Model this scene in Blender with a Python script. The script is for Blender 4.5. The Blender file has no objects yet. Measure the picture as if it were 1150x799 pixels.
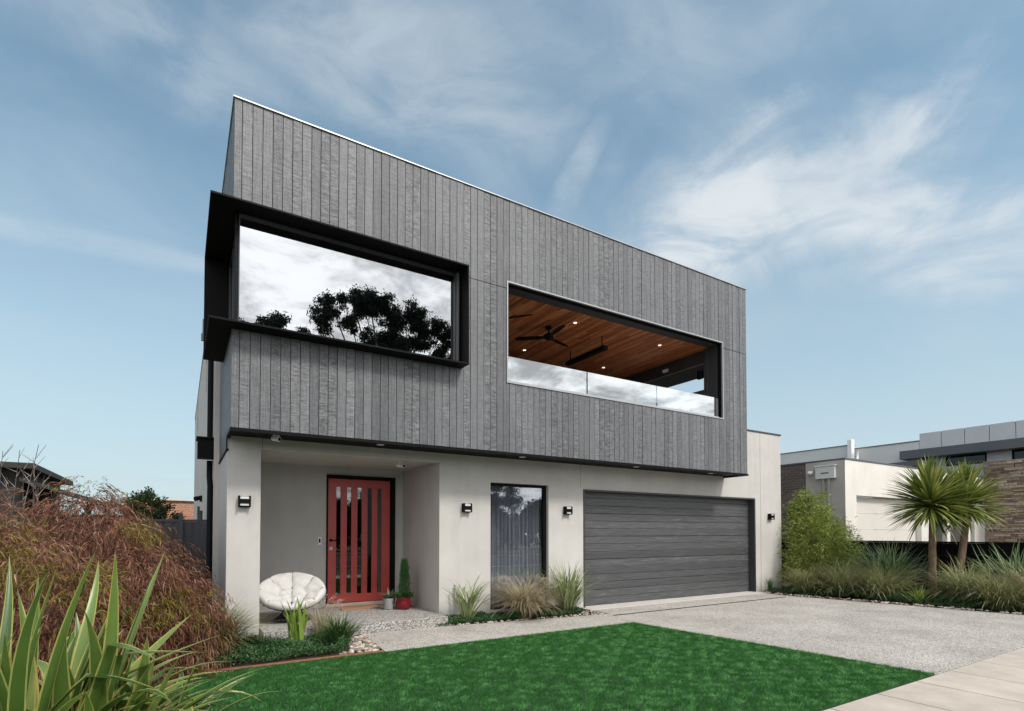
import bpy, math, random
import numpy as np
from mathutils import Vector
random.seed(7)
R = math.radians
sc = bpy.context.scene
COL = sc.collection

# ------------------------------------------------------------------ materials
def nt(name):
    m = bpy.data.materials.new(name); m.use_nodes = True
    t = m.node_tree; t.nodes.clear()
    out = t.nodes.new('ShaderNodeOutputMaterial')
    return m, t, out
def N(t, kind, **kw):
    n = t.nodes.new(kind)
    for k, v in kw.items():
        if k.startswith('i_'):
            n.inputs[k[2:].replace('_', ' ')].default_value = v
        else:
            setattr(n, k, v)
    return n
def L(t, a, b): t.links.new(a, b)
def ramp(t, stops, interp='LINEAR'):
    r = t.nodes.new('ShaderNodeValToRGB'); r.color_ramp.interpolation = interp
    e = r.color_ramp.elements
    while len(e) < len(stops): e.new(0.5)
    for i, (p, c) in enumerate(stops):
        e[i].position = p
        e[i].color = (c, c, c, 1) if isinstance(c, (int, float)) else (*c, 1)
    return r
def mth(t, op, a, b=None, c=None, clamp=False):
    n = t.nodes.new('ShaderNodeMath'); n.operation = op; n.use_clamp = clamp
    for i, v in enumerate((a, b, c)):
        if v is None: continue
        if isinstance(v, (int, float)): n.inputs[i].default_value = v
        else: t.links.new(v, n.inputs[i])
    return n.outputs[0]
def mixc(t, f, a, b, mode='MIX'):
    n = t.nodes.new('ShaderNodeMix'); n.data_type = 'RGBA'; n.blend_type = mode
    for s, v in ((n.inputs[0], f), (n.inputs[6], a), (n.inputs[7], b)):
        if isinstance(v, (int, float)): s.default_value = v
        elif isinstance(v, tuple): s.default_value = (*v, 1) if len(v) == 3 else v
        else: t.links.new(v, s)
    return n.outputs[2]
def coord(t, scale=(1, 1, 1)):
    g = t.nodes.new('ShaderNodeNewGeometry')
    mp = t.nodes.new('ShaderNodeMapping'); mp.inputs['Scale'].default_value = scale
    t.links.new(g.outputs['Position'], mp.inputs[0])
    return mp.outputs[0]
def plain(name, col, rough=.6, metal=0, var=.12, scale=6, bump=0, bscale=60, spec=.5, stretch=(1, 1, 1), fine=0):
    m, t, out = nt(name)
    p = N(t, 'ShaderNodeBsdfPrincipled'); p.inputs['Roughness'].default_value = rough
    p.inputs['Metallic'].default_value = metal; p.inputs['Specular IOR Level'].default_value = spec
    co = coord(t, stretch)
    n = N(t, 'ShaderNodeTexNoise', i_Scale=scale, i_Detail=6, i_Roughness=.6); L(t, co, n.inputs[0])
    lo = tuple(c * (1 - var) for c in col); hi = tuple(min(1, c * (1 + var)) for c in col)
    r = ramp(t, [(.3, lo), (.7, hi)]); L(t, n.outputs[0], r.inputs[0])
    c = r.outputs[0]
    if fine:
        n3 = N(t, 'ShaderNodeTexNoise', i_Scale=bscale * 2, i_Detail=2); L(t, co, n3.inputs[0])
        r3 = ramp(t, [(.3, 1 - fine), (.7, 1 + fine)]); L(t, n3.outputs[0], r3.inputs[0])
        c = mixc(t, 1.0, c, r3.outputs[0], 'MULTIPLY')
    L(t, c, p.inputs['Base Color'])
    if bump:
        n2 = N(t, 'ShaderNodeTexNoise', i_Scale=bscale, i_Detail=5); L(t, co, n2.inputs[0])
        b = N(t, 'ShaderNodeBump', i_Strength=bump, i_Distance=.01); L(t, n2.outputs[0], b.inputs['Height'])
        L(t, b.outputs[0], p.inputs['Normal'])
    L(t, p.outputs[0], out.inputs[0])
    return m
def foliage(name, cols, trans=.3, rough=.5, nscale=3.0, spec=.35):
    """leaf colour varies from leaf to leaf (random per island) and in patches"""
    m, t, out = nt(name)
    g = t.nodes.new('ShaderNodeNewGeometry')
    n = N(t, 'ShaderNodeTexNoise', i_Scale=nscale, i_Detail=3); L(t, coord(t), n.inputs[0])
    v = mth(t, 'ADD', mth(t, 'MULTIPLY', g.outputs['Random Per Island'], .65), mth(t, 'MULTIPLY', mth(t, 'SUBTRACT', n.outputs[0], .3), .85), clamp=True)
    k = len(cols); r = ramp(t, [(i / (k - 1), c) for i, c in enumerate(cols)]); L(t, v, r.inputs[0])
    p = N(t, 'ShaderNodeBsdfPrincipled'); p.inputs['Roughness'].default_value = rough
    p.inputs['Specular IOR Level'].default_value = spec
    L(t, r.outputs[0], p.inputs['Base Color'])
    tr = N(t, 'ShaderNodeBsdfTranslucent'); L(t, r.outputs[0], tr.inputs[0])
    mx = N(t, 'ShaderNodeMixShader'); mx.inputs[0].default_value = trans
    L(t, p.outputs[0], mx.inputs[1]); L(t, tr.outputs[0], mx.inputs[2]); L(t, mx.outputs[0], out.inputs[0])
    return m
def cladding_mat(name, width, axis, dark, light, seed=0):
    """charred, wire brushed timber: every board its own shade, fine cross ripple"""
    m, t, out = nt(name)
    g = t.nodes.new('ShaderNodeNewGeometry'); sp = N(t, 'ShaderNodeSeparateXYZ'); L(t, g.outputs['Position'], sp.inputs[0])
    ax = sp.outputs[axis]; up = sp.outputs[2]
    bid = mth(t, 'FLOOR', mth(t, 'DIVIDE', ax, width))
    wn = N(t, 'ShaderNodeTexWhiteNoise', noise_dimensions='1D'); L(t, mth(t, 'ADD', bid, seed + .5), wn.inputs['W'])
    cb = N(t, 'ShaderNodeCombineXYZ'); L(t, mth(t, 'MULTIPLY', ax, 60), cb.inputs[0]); L(t, mth(t, 'MULTIPLY', bid, 7.3), cb.inputs[1]); L(t, mth(t, 'MULTIPLY', up, 2.2), cb.inputs[2])
    grain = N(t, 'ShaderNodeTexNoise', i_Scale=1.0, i_Detail=5, i_Roughness=.65); L(t, cb.outputs[0], grain.inputs[0])
    cb2 = N(t, 'ShaderNodeCombineXYZ'); L(t, mth(t, 'MULTIPLY', ax, 9), cb2.inputs[0]); L(t, mth(t, 'MULTIPLY', bid, 3.1), cb2.inputs[1]); L(t, mth(t, 'MULTIPLY', up, 34), cb2.inputs[2])
    rip = N(t, 'ShaderNodeTexNoise', i_Scale=1.0, i_Detail=4, i_Roughness=.7); L(t, cb2.outputs[0], rip.inputs[0])
    wn2 = N(t, 'ShaderNodeTexWhiteNoise', noise_dimensions='1D'); L(t, mth(t, 'ADD', bid, seed + 91.5), wn2.inputs['W'])
    ripamt = mth(t, 'ADD', .25, mth(t, 'MULTIPLY', mth(t, 'POWER', wn2.outputs[0], 1.5), .8))
    big = N(t, 'ShaderNodeTexNoise', i_Scale=.9, i_Detail=3); L(t, coord(t), big.inputs[0])
    v = mth(t, 'ADD', mth(t, 'MULTIPLY', mth(t, 'SUBTRACT', wn.outputs[0], .5), .24), .48)
    v = mth(t, 'ADD', v, mth(t, 'MULTIPLY', mth(t, 'SUBTRACT', grain.outputs[0], .5), .8))
    v = mth(t, 'ADD', v, mth(t, 'MULTIPLY', mth(t, 'MULTIPLY', mth(t, 'SUBTRACT', rip.outputs[0], .47), ripamt), 2.2))
    spk = N(t, 'ShaderNodeTexNoise', i_Scale=95, i_Detail=3, i_Roughness=.7); L(t, coord(t), spk.inputs[0])
    v = mth(t, 'ADD', v, mth(t, 'MULTIPLY', mth(t, 'SUBTRACT', spk.outputs[0], .5), 1.3))
    v = mth(t, 'ADD', v, mth(t, 'MULTIPLY', mth(t, 'SUBTRACT', big.outputs[0], .5), .25), clamp=True)
    mid = tuple((a * 1.1 + b * .9) / 2 for a, b in zip(dark, light))
    r = ramp(t, [(.05, dark), (.5, mid), (.95, light)]); L(t, v, r.inputs[0])
    p = N(t, 'ShaderNodeBsdfPrincipled'); p.inputs['Roughness'].default_value = .5; p.inputs['Specular IOR Level'].default_value = .5
    L(t, r.outputs[0], p.inputs['Base Color'])
    h = mth(t, 'ADD', grain.outputs[0], mth(t, 'MULTIPLY', rip.outputs[0], mth(t, 'MULTIPLY', ripamt, 1.6)))
    b = N(t, 'ShaderNodeBump', i_Strength=.8, i_Distance=.008); L(t, h, b.inputs['Height']); L(t, b.outputs[0], p.inputs['Normal'])
    L(t, p.outputs[0], out.inputs[0])
    return m
def board_mat(name, width, axis, stops, along, rough=.45, gsc=40, segf=.6, wv=.55, gv=.95):
    """timber boards running along one axis; shade changes from board to board"""
    m, t, out = nt(name)
    g = t.nodes.new('ShaderNodeNewGeometry'); sp = N(t, 'ShaderNodeSeparateXYZ'); L(t, g.outputs['Position'], sp.inputs[0])
    ax = sp.outputs[axis]; al = sp.outputs[along]
    bid = mth(t, 'FLOOR', mth(t, 'DIVIDE', ax, width))
    seg = mth(t, 'FLOOR', mth(t, 'ADD', mth(t, 'MULTIPLY', al, segf), mth(t, 'MULTIPLY', bid, .37)))
    cbw = N(t, 'ShaderNodeCombineXYZ'); L(t, bid, cbw.inputs[0]); L(t, seg, cbw.inputs[1])
    wn = N(t, 'ShaderNodeTexWhiteNoise', noise_dimensions='3D'); L(t, cbw.outputs[0], wn.inputs['Vector'])
    cb = N(t, 'ShaderNodeCombineXYZ'); L(t, mth(t, 'MULTIPLY', ax, gsc), cb.inputs[0]); L(t, mth(t, 'MULTIPLY', al, 2.6), cb.inputs[1]); L(t, mth(t, 'MULTIPLY', bid, 4.7), cb.inputs[2])
    gr = N(t, 'ShaderNodeTexNoise', i_Scale=1, i_Detail=6, i_Roughness=.7, i_Distortion=.4); L(t, cb.outputs[0], gr.inputs[0])
    v = mth(t, 'ADD', mth(t, 'MULTIPLY', wn.outputs[0], wv), mth(t, 'MULTIPLY', mth(t, 'SUBTRACT', gr.outputs[0], .28), gv), clamp=True)
    r = ramp(t, stops); L(t, v, r.inputs[0])
    p = N(t, 'ShaderNodeBsdfPrincipled'); p.inputs['Roughness'].default_value = rough
    L(t, r.outputs[0], p.inputs['Base Color'])
    b = N(t, 'ShaderNodeBump', i_Strength=.5, i_Distance=.003); L(t, gr.outputs[0], b.inputs['Height']); L(t, b.outputs[0], p.inputs['Normal'])
    L(t, p.outputs[0], out.inputs[0])
    return m
def aggregate(name, cell, cols, big=.1):
    """exposed aggregate: small stones in cement"""
    m, t, out = nt(name)
    co = coord(t)
    v = N(t, 'ShaderNodeTexVoronoi', i_Scale=1 / cell); L(t, co, v.inputs[0])
    sp = N(t, 'ShaderNodeSeparateColor'); L(t, v.outputs['Color'], sp.inputs[0])
    r = ramp(t, cols); L(t, sp.outputs[0], r.inputs[0])
    d = ramp(t, [(.0, 1.0), (.55, 1.0), (.85, .62)]); L(t, v.outputs['Distance'], d.inputs[0])
    n = N(t, 'ShaderNodeTexNoise', i_Scale=1.1, i_Detail=5, i_Roughness=.65); L(t, co, n.inputs[0])
    nr = ramp(t, [(.3, 1 - big), (.7, 1 + big)]); L(t, n.outputs[0], nr.inputs[0])
    c = mixc(t, 1.0, r.outputs[0], nr.outputs[0], 'MULTIPLY')
    c = mixc(t, .6, c, d.outputs[0], 'MULTIPLY')
    p = N(t, 'ShaderNodeBsdfPrincipled'); p.inputs['Roughness'].default_value = .75
    L(t, c, p.inputs['Base Color'])
    inv = mth(t, 'SUBTRACT', 1, v.outputs['Distance'])
    b = N(t, 'ShaderNodeBump', i_Strength=.6, i_Distance=.003); L(t, inv, b.inputs['Height']); L(t, b.outputs[0], p.inputs['Normal'])
    L(t, p.outputs[0], out.inputs[0])
    return m
def glass_mat(name, refl, tint, trans):
    m, t, out = nt(name)
    g = N(t, 'ShaderNodeBsdfGlossy'); g.inputs['Roughness'].default_value = .0; g.inputs[0].default_value = (*tint, 1)
    tr = N(t, 'ShaderNodeBsdfTransparent'); tr.inputs[0].default_value = (*trans, 1)
    mx = N(t, 'ShaderNodeMixShader'); mx.inputs[0].default_value = refl
    L(t, tr.outputs[0], mx.inputs[1]); L(t, g.outputs[0], mx.inputs[2]); L(t, mx.outputs[0], out.inputs[0])
    return m
def emit(name, col, s):
    m, t, out = nt(name); e = N(t, 'ShaderNodeEmission'); e.inputs[0].default_value = (*col, 1); e.inputs[1].default_value = s
    L(t, e.outputs[0], out.inputs[0]); return m
def brick_mat(name, c1, c2, mortar, w, h, axis, rough=.85):
    m, t, out = nt(name)
    g = t.nodes.new('ShaderNodeNewGeometry'); sp = N(t, 'ShaderNodeSeparateXYZ'); L(t, g.outputs['Position'], sp.inputs[0])
    cb = N(t, 'ShaderNodeCombineXYZ'); L(t, sp.outputs[axis], cb.inputs[0]); L(t, sp.outputs[2], cb.inputs[1])
    b = N(t, 'ShaderNodeTexBrick'); b.inputs['Scale'].default_value = 1; b.inputs['Brick Width'].default_value = w; b.inputs['Row Height'].default_value = h
    b.inputs['Mortar Size'].default_value = .006; b.inputs['Color1'].default_value = (*c1, 1); b.inputs['Color2'].default_value = (*c2, 1); b.inputs['Mortar'].default_value = (*mortar, 1)
    L(t, cb.outputs[0], b.inputs[0])
    n = N(t, 'ShaderNodeTexNoise', i_Scale=14, i_Detail=4); L(t, g.outputs['Position'], n.inputs[0])
    nr = ramp(t, [(.3, .75), (.7, 1.25)]); L(t, n.outputs[0], nr.inputs[0])
    p = N(t, 'ShaderNodeBsdfPrincipled'); p.inputs['Roughness'].default_value = rough
    L(t, mixc(t, 1.0, b.outputs[0], nr.outputs[0], 'MULTIPLY'), p.inputs['Base Color'])
    bp = N(t, 'ShaderNodeBump', i_Strength=.6, i_Distance=.01); bp.invert = True; L(t, b.outputs['Fac'], bp.inputs['Height']); L(t, bp.outputs[0], p.inputs['Normal'])
    L(t, p.outputs[0], out.inputs[0]); return m
def render_mat(name, col):
    """painted acrylic render with faint drip streaks under edges and trowel mottling"""
    m, t, out = nt(name)
    n = N(t, 'ShaderNodeTexNoise', i_Scale=1.3, i_Detail=7, i_Roughness=.62); L(t, coord(t), n.inputs[0])
    r = ramp(t, [(.3, tuple(c * .9 for c in col)), (.7, tuple(c * 1.07 for c in col))]); L(t, n.outputs[0], r.inputs[0])
    st = N(t, 'ShaderNodeTexNoise', i_Scale=1, i_Detail=4); L(t, coord(t, (7, 7, .5)), st.inputs[0])
    sr = ramp(t, [(.35, .97), (.6, 1.01)]); L(t, st.outputs[0], sr.inputs[0])
    p = N(t, 'ShaderNodeBsdfPrincipled'); p.inputs['Roughness'].default_value = .85; p.inputs['Specular IOR Level'].default_value = .25
    L(t, mixc(t, 1.0, r.outputs[0], sr.outputs[0], 'MULTIPLY'), p.inputs['Base Color'])
    f = N(t, 'ShaderNodeTexNoise', i_Scale=180, i_Detail=3); L(t, coord(t), f.inputs[0])
    b = N(t, 'ShaderNodeBump', i_Strength=.25, i_Distance=.003); L(t, f.outputs[0], b.inputs['Height']); L(t, b.outputs[0], p.inputs['Normal'])
    L(t, p.outputs[0], out.inputs[0]); return m

M = {}
M['render'] = render_mat('grey_render', (.485, .468, .446))
M['clad'] = cladding_mat('charred_timber', .125, 0, (.026, .0275, .031), (.195, .20, .212))
M['clad_side'] = cladding_mat('charred_timber_side', .125, 1, (.026, .0275, .031), (.195, .20, .212), 40)
M['black'] = plain('black_powdercoat', (.004, .004, .0045), .6, 0, .1, 3, spec=.12)
M['charcoal'] = plain('charcoal_metal', (.035, .036, .04), .45, 0, .1, 3)
M['greyframe'] = plain('grey_window_frame', (.13, .13, .135), .35, .3, .05, 3)
M['alu'] = plain('silver_aluminium', (.36, .365, .37), .35, .6, .05, 3)
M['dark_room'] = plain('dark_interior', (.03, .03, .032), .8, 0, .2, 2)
M['dark_wall'] = plain('dark_shaded_wall', (.035, .033, .033), .6, 0, .2, 2)  # near-black: shade on the balcony's back wall is put into the colour
M['ceiling'] = board_mat('merbau_ceiling', .066, 0, [(0, (.15, .040, .016)), (.35, (.40, .12, .042)), (.7, (.66, .25, .095)), (1, (.82, .42, .19))], 1, .35)
M['garage'] = board_mat('garage_planks', .158, 2, [(0, (.020, .021, .023)), (.45, (.048, .049, .052)), (.8, (.088, .09, .094)), (1, (.19, .19, .20))], 0, .5, 110, 0, .30, 2.0)
M['red'] = plain('red_door_paint', (.42, .062, .052), .38, 0, .07, 4, .08, 40)
M['red_glaze'] = plain('red_glaze', (.16, .006, .011), .12, 0, .1, 8)
M['grey_pot'] = plain('grey_pot_cement', (.27, .27, .26), .8, 0, .12, 20, .2, 80)
M['white_fabric'] = plain('cream_cushion_canvas', (.52, .51, .49), .9, 0, .05, 15, .2, 300, .2)
M['wicker'] = plain('black_wicker', (.014, .013, .013), .55, 0, .2, 30)
M['soil'] = plain('dark_mulch', (.045, .03, .021), .95, 0, .45, 30, .8, 60, .2, fine=.3)
M['earth'] = plain('suburban_ground', (.11, .115, .075), .95, 0, .3, 1.5, .3, 30, .2)
M['asphalt'] = plain('asphalt', (.05, .05, .052), .9, 0, .2, 5, .4, 150, .3, fine=.3)
M['kerb'] = plain('kerb_concrete', (.34, .33, .31), .85, 0, .12, 6, .2, 80, .3)
M['concrete'] = plain('footpath_concrete', (.44, .385, .33), .85, 0, .15, 2.2, .25, 120, .3, fine=.09)
M['threshold'] = plain('garage_threshold_concrete', (.45, .43, .40), .85, 0, .1, 3, .2, 100, .3, fine=.08)
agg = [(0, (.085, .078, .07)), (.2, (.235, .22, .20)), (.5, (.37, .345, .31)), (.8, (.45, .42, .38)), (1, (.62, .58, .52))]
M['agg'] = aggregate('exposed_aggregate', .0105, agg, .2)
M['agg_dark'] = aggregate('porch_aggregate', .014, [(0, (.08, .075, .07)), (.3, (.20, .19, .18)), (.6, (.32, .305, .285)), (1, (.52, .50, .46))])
M['brick_edge'] = brick_mat('red_brick_edging', (.23, .085, .055), (.17, .07, .05), (.25, .22, .19), .23, .08, 1)
M['timber'] = plain('timber_sill', (.42, .36, .30), .6, 0, .2, 6, .1, 60, stretch=(1, 14, 14))
M['mat'] = plain('coir', (.34, .19, .11), .98, 0, .2, 90, .6, 200, .1)
M['white'] = plain('white_plastic', (.78, .78, .77), .35, 0, .03, 5)
M['diffuser'] = plain('frosted_diffuser', (.6, .6, .58), .5, 0, .02, 5)
M['stainless'] = plain('brushed_steel', (.5, .5, .5), .3, .9, .05, 5)
M['lamp'] = emit('downlight_glow', (1, .86, .70), 1.0)
M['glass'] = glass_mat('reflective_glazing', .46, (.95, .96, .98), (.25, .26, .27))
M['glass_bal'] = glass_mat('balustrade_glass', .42, (.95, .97, .98), (.6, .63, .63))
M['glass_low'] = glass_mat('clear_window_glass', .17, (.92, .95, 1.0), (.84, .855, .88))
M['glass_door'] = glass_mat('door_glass', .14, (.9, .9, .9), (.25, .25, .25))
M['curtain'] = foliage('sheer_curtain', [(.46, .47, .49), (.54, .55, .58)], .35, .9)
M['nb_white'] = render_mat('white_render', (.66, .63, .585))
M['nb_grey'] = render_mat('taupe_and_shade_render', (.40, .375, .345))  # taupe on the porch; on the side wall, painted shade over white
M['nb_panel'] = plain('pale_grey_panel', (.50, .51, .52), .5, 0, .05, 1)
M['nb_parapet'] = plain('pale_parapet_panel', (.58, .58, .56), .6, 0, .04, 1)
M['nb_fascia'] = plain('slate_fascia', (.09, .095, .105), .5, 0, .08, 1)
M['nb_garage'] = plain('cream_garage_door', (.60, .565, .52), .5, 0, .04, 1)
M['nb_brick'] = brick_mat('dark_brown_brick', (.085, .068, .062), (.12, .095, .085), (.15, .13, .12), .24, .086, 1)
M['orange_brick'] = brick_mat('orange_brick', (.42, .20, .12), (.34, .15, .09), (.48, .38, .30), .24, .086, 0)
M['dark_glass'] = plain('dark_window_glass', (.012, .014, .016), .06, 0, 0, 1)
M['stone'] = plain('ledge_stone', (.27, .20, .155), .9, 0, .35, 3, .7, 35, .2)
def stone_island():
    m, t, out = nt('stacked_ledge_stone')
    g = t.nodes.new('ShaderNodeNewGeometry')
    r = ramp(t, [(0, (.12, .085, .065)), (.3, (.24, .17, .125)), (.6, (.34, .27, .21)), (.85, (.43, .35, .28)), (1, (.22, .20, .19))]); L(t, g.outputs['Random Per Island'], r.inputs[0])
    n = N(t, 'ShaderNodeTexNoise', i_Scale=16, i_Detail=5); L(t, g.outputs['Position'], n.inputs[0])
    nr = ramp(t, [(.3, .7), (.7, 1.25)]); L(t, n.outputs[0], nr.inputs[0])
    p = N(t, 'ShaderNodeBsdfPrincipled'); p.inputs['Roughness'].default_value = .9; p.inputs['Specular IOR Level'].default_value = .2
    L(t, mixc(t, 1.0, r.outputs[0], nr.outputs[0], 'MULTIPLY'), p.inputs['Base Color'])
    b = N(t, 'ShaderNodeBump', i_Strength=.7, i_Distance=.02); L(t, n.outputs[0], b.inputs['Height']); L(t, b.outputs[0], p.inputs['Normal'])
    L(t, p.outputs[0], out.inputs[0]); return m
M['ledge'] = stone_island()
def pebble_mat():
    m, t, out = nt('river_pebbles')
    g = t.nodes.new('ShaderNodeNewGeometry')
    r = ramp(t, [(0, (.10, .08, .065)), (.35, (.24, .19, .15)), (.7, (.36, .30, .25)), (1, (.54, .50, .45))]); L(t, g.outputs['Random Per Island'], r.inputs[0])
    p = N(t, 'ShaderNodeBsdfPrincipled'); p.inputs['Roughness'].default_value = .7
    L(t, r.outputs[0], p.inputs['Base Color']); L(t, p.outputs[0], out.inputs[0]); return m
M['pebble'] = pebble_mat()
M['bark'] = plain('brown_bark', (.14, .095, .065), .95, 0, .4, 14, .9, 40, .2, (1, 1, .5))
M['gum_bark'] = plain('pale_gum_bark', (.32, .27, .22), .9, 0, .3, 3, .4, 20)
M['twig'] = plain('grey_twig', (.22, .19, .17), .9, 0, .2, 8)
M['fence'] = plain('charcoal_sheet_steel', (.045, .049, .058), .4, 0, .08, 2)
M['roof_dark'] = plain('dark_roof', (.022, .02, .02), .8, 0, .2, 3)
# plants
M['turf'] = foliage('turf', [(.016, .075, .013), (.038, .17, .030), (.075, .265, .055), (.17, .40, .12)], .2, .5, 45)
M['turf_base'] = plain('turf_backing', (.012, .048, .014), .9, 0, .3, 3)
M['maple'] = foliage('maple_leaf', [(.018, .007, .005), (.075, .028, .017), (.17, .070, .038), (.28, .14, .085), (.44, .28, .20)], .25, .5, 2.2)
M['maple_olive'] = foliage('maple_leaf_olive', [(.06, .045, .010), (.17, .13, .02), (.34, .28, .05)], .3, .5)
M['flax'] = foliage('flax_leaf', [(.025, .058, .013), (.07, .135, .025), (.14, .225, .045), (.30, .37, .13)], .3, .33, 1.6, .6)
M['flax_edge'] = foliage('flax_leaf_margin', [(.26, .30, .07), (.40, .42, .13), (.46, .30, .07)], .3, .4, 3)
M['straw'] = foliage('dry_leaf', [(.25, .17, .08), (.45, .36, .2)], .3, .6)
M['lime'] = foliage('lime_strap_leaf', [(.12, .20, .03), (.24, .36, .06), (.40, .50, .14)], .35, .4)
M['dkgreen'] = foliage('deep_green_strap_leaf', [(.018, .045, .012), (.045, .10, .022), (.09, .15, .04), (.16, .20, .08)], .25, .4)
M['tussock'] = foliage('tussock_blade', [(.08, .10, .035), (.20, .22, .08), (.34, .35, .17), (.52, .48, .31)], .3, .5)
M['fountain'] = foliage('fountain_grass_blade', [(.15, .14, .06), (.30, .26, .14), (.48, .41, .28), (.60, .52, .42)], .3, .55)
M['palestrap'] = foliage('pale_strap_leaf', [(.08, .12, .04), (.19, .24, .09), (.37, .42, .22), (.56, .57, .36)], .3, .45)
M['blue_green'] = foliage('blue_green_strap_leaf', [(.05, .10, .04), (.13, .20, .08), (.27, .35, .18), (.44, .52, .34)], .3, .45)
M['cover'] = foliage('ground_cover_leaf', [(.012, .036, .014), (.028, .08, .026), (.06, .14, .042), (.17, .27, .12)], .2, .4)
M['bamboo'] = foliage('bushy_shrub_leaf', [(.04, .07, .013), (.13, .18, .03), (.29, .34, .075), (.55, .56, .22)], .35, .45, 2.0)
M['cordyline'] = foliage('cordyline_leaf', [(.04, .075, .016), (.12, .17, .034), (.27, .30, .07), (.55, .50, .17)], .25, .35, 1.5, .55)
M['conifer'] = foliage('conifer_needle', [(.02, .06, .02), (.045, .12, .035), (.08, .19, .05)], .2, .5)
M['succ'] = foliage('succulent_leaf', [(.06, .10, .05), (.16, .20, .11)], .1, .5)
M['plume'] = foliage('seed_plume', [(.42, .32, .26), (.62, .52, .45)], .4, .7)
M['gum'] = foliage('gum_leaf', [(.012, .018, .010), (.028, .038, .020), (.05, .06, .033)], .15, .5, .5)
M['olive_tree'] = foliage('evergreen_leaf', [(.025, .04, .015), (.06, .09, .03), (.12, .15, .07)], .25, .5, 2)

# ------------------------------------------------------------------ building helpers
def tag(o, label=None, cat=None, group=None, kind=None):
    if label: o['label'] = label
    if cat: o['category'] = cat
    if group: o['group'] = group
    if kind: o['kind'] = kind
    return o
def empty(name, loc, label=None, cat=None, group=None):
    o = bpy.data.objects.new(name, None); COL.objects.link(o); o.location = loc; o.empty_display_size = .2
    return tag(o, label, cat, group)
WORLDLOC = {}
def link(name, me, mats, parent=None, origin=None):
    """mesh vertices are given in place coordinates; they are re-based on the thing's own origin"""
    o = bpy.data.objects.new(name, me); COL.objects.link(o)
    for m in (mats if isinstance(mats, (list, tuple)) else [mats]): me.materials.append(m)
    if parent is not None:
        o.parent = parent
        p = WORLDLOC.get(parent.name, Vector(parent.location)); org = p
    else:
        org = Vector(origin) if origin is not None else Vector((0, 0, 0)); o.location = org
    WORLDLOC[o.name] = Vector(org)
    if org.length > 0:
        n = len(me.vertices); a = np.empty(n * 3, np.float32); me.vertices.foreach_get('co', a)
        a = a.reshape(-1, 3) - np.array(org, np.float32); me.vertices.foreach_set('co', a.ravel()); me.update()
    return o
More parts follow.
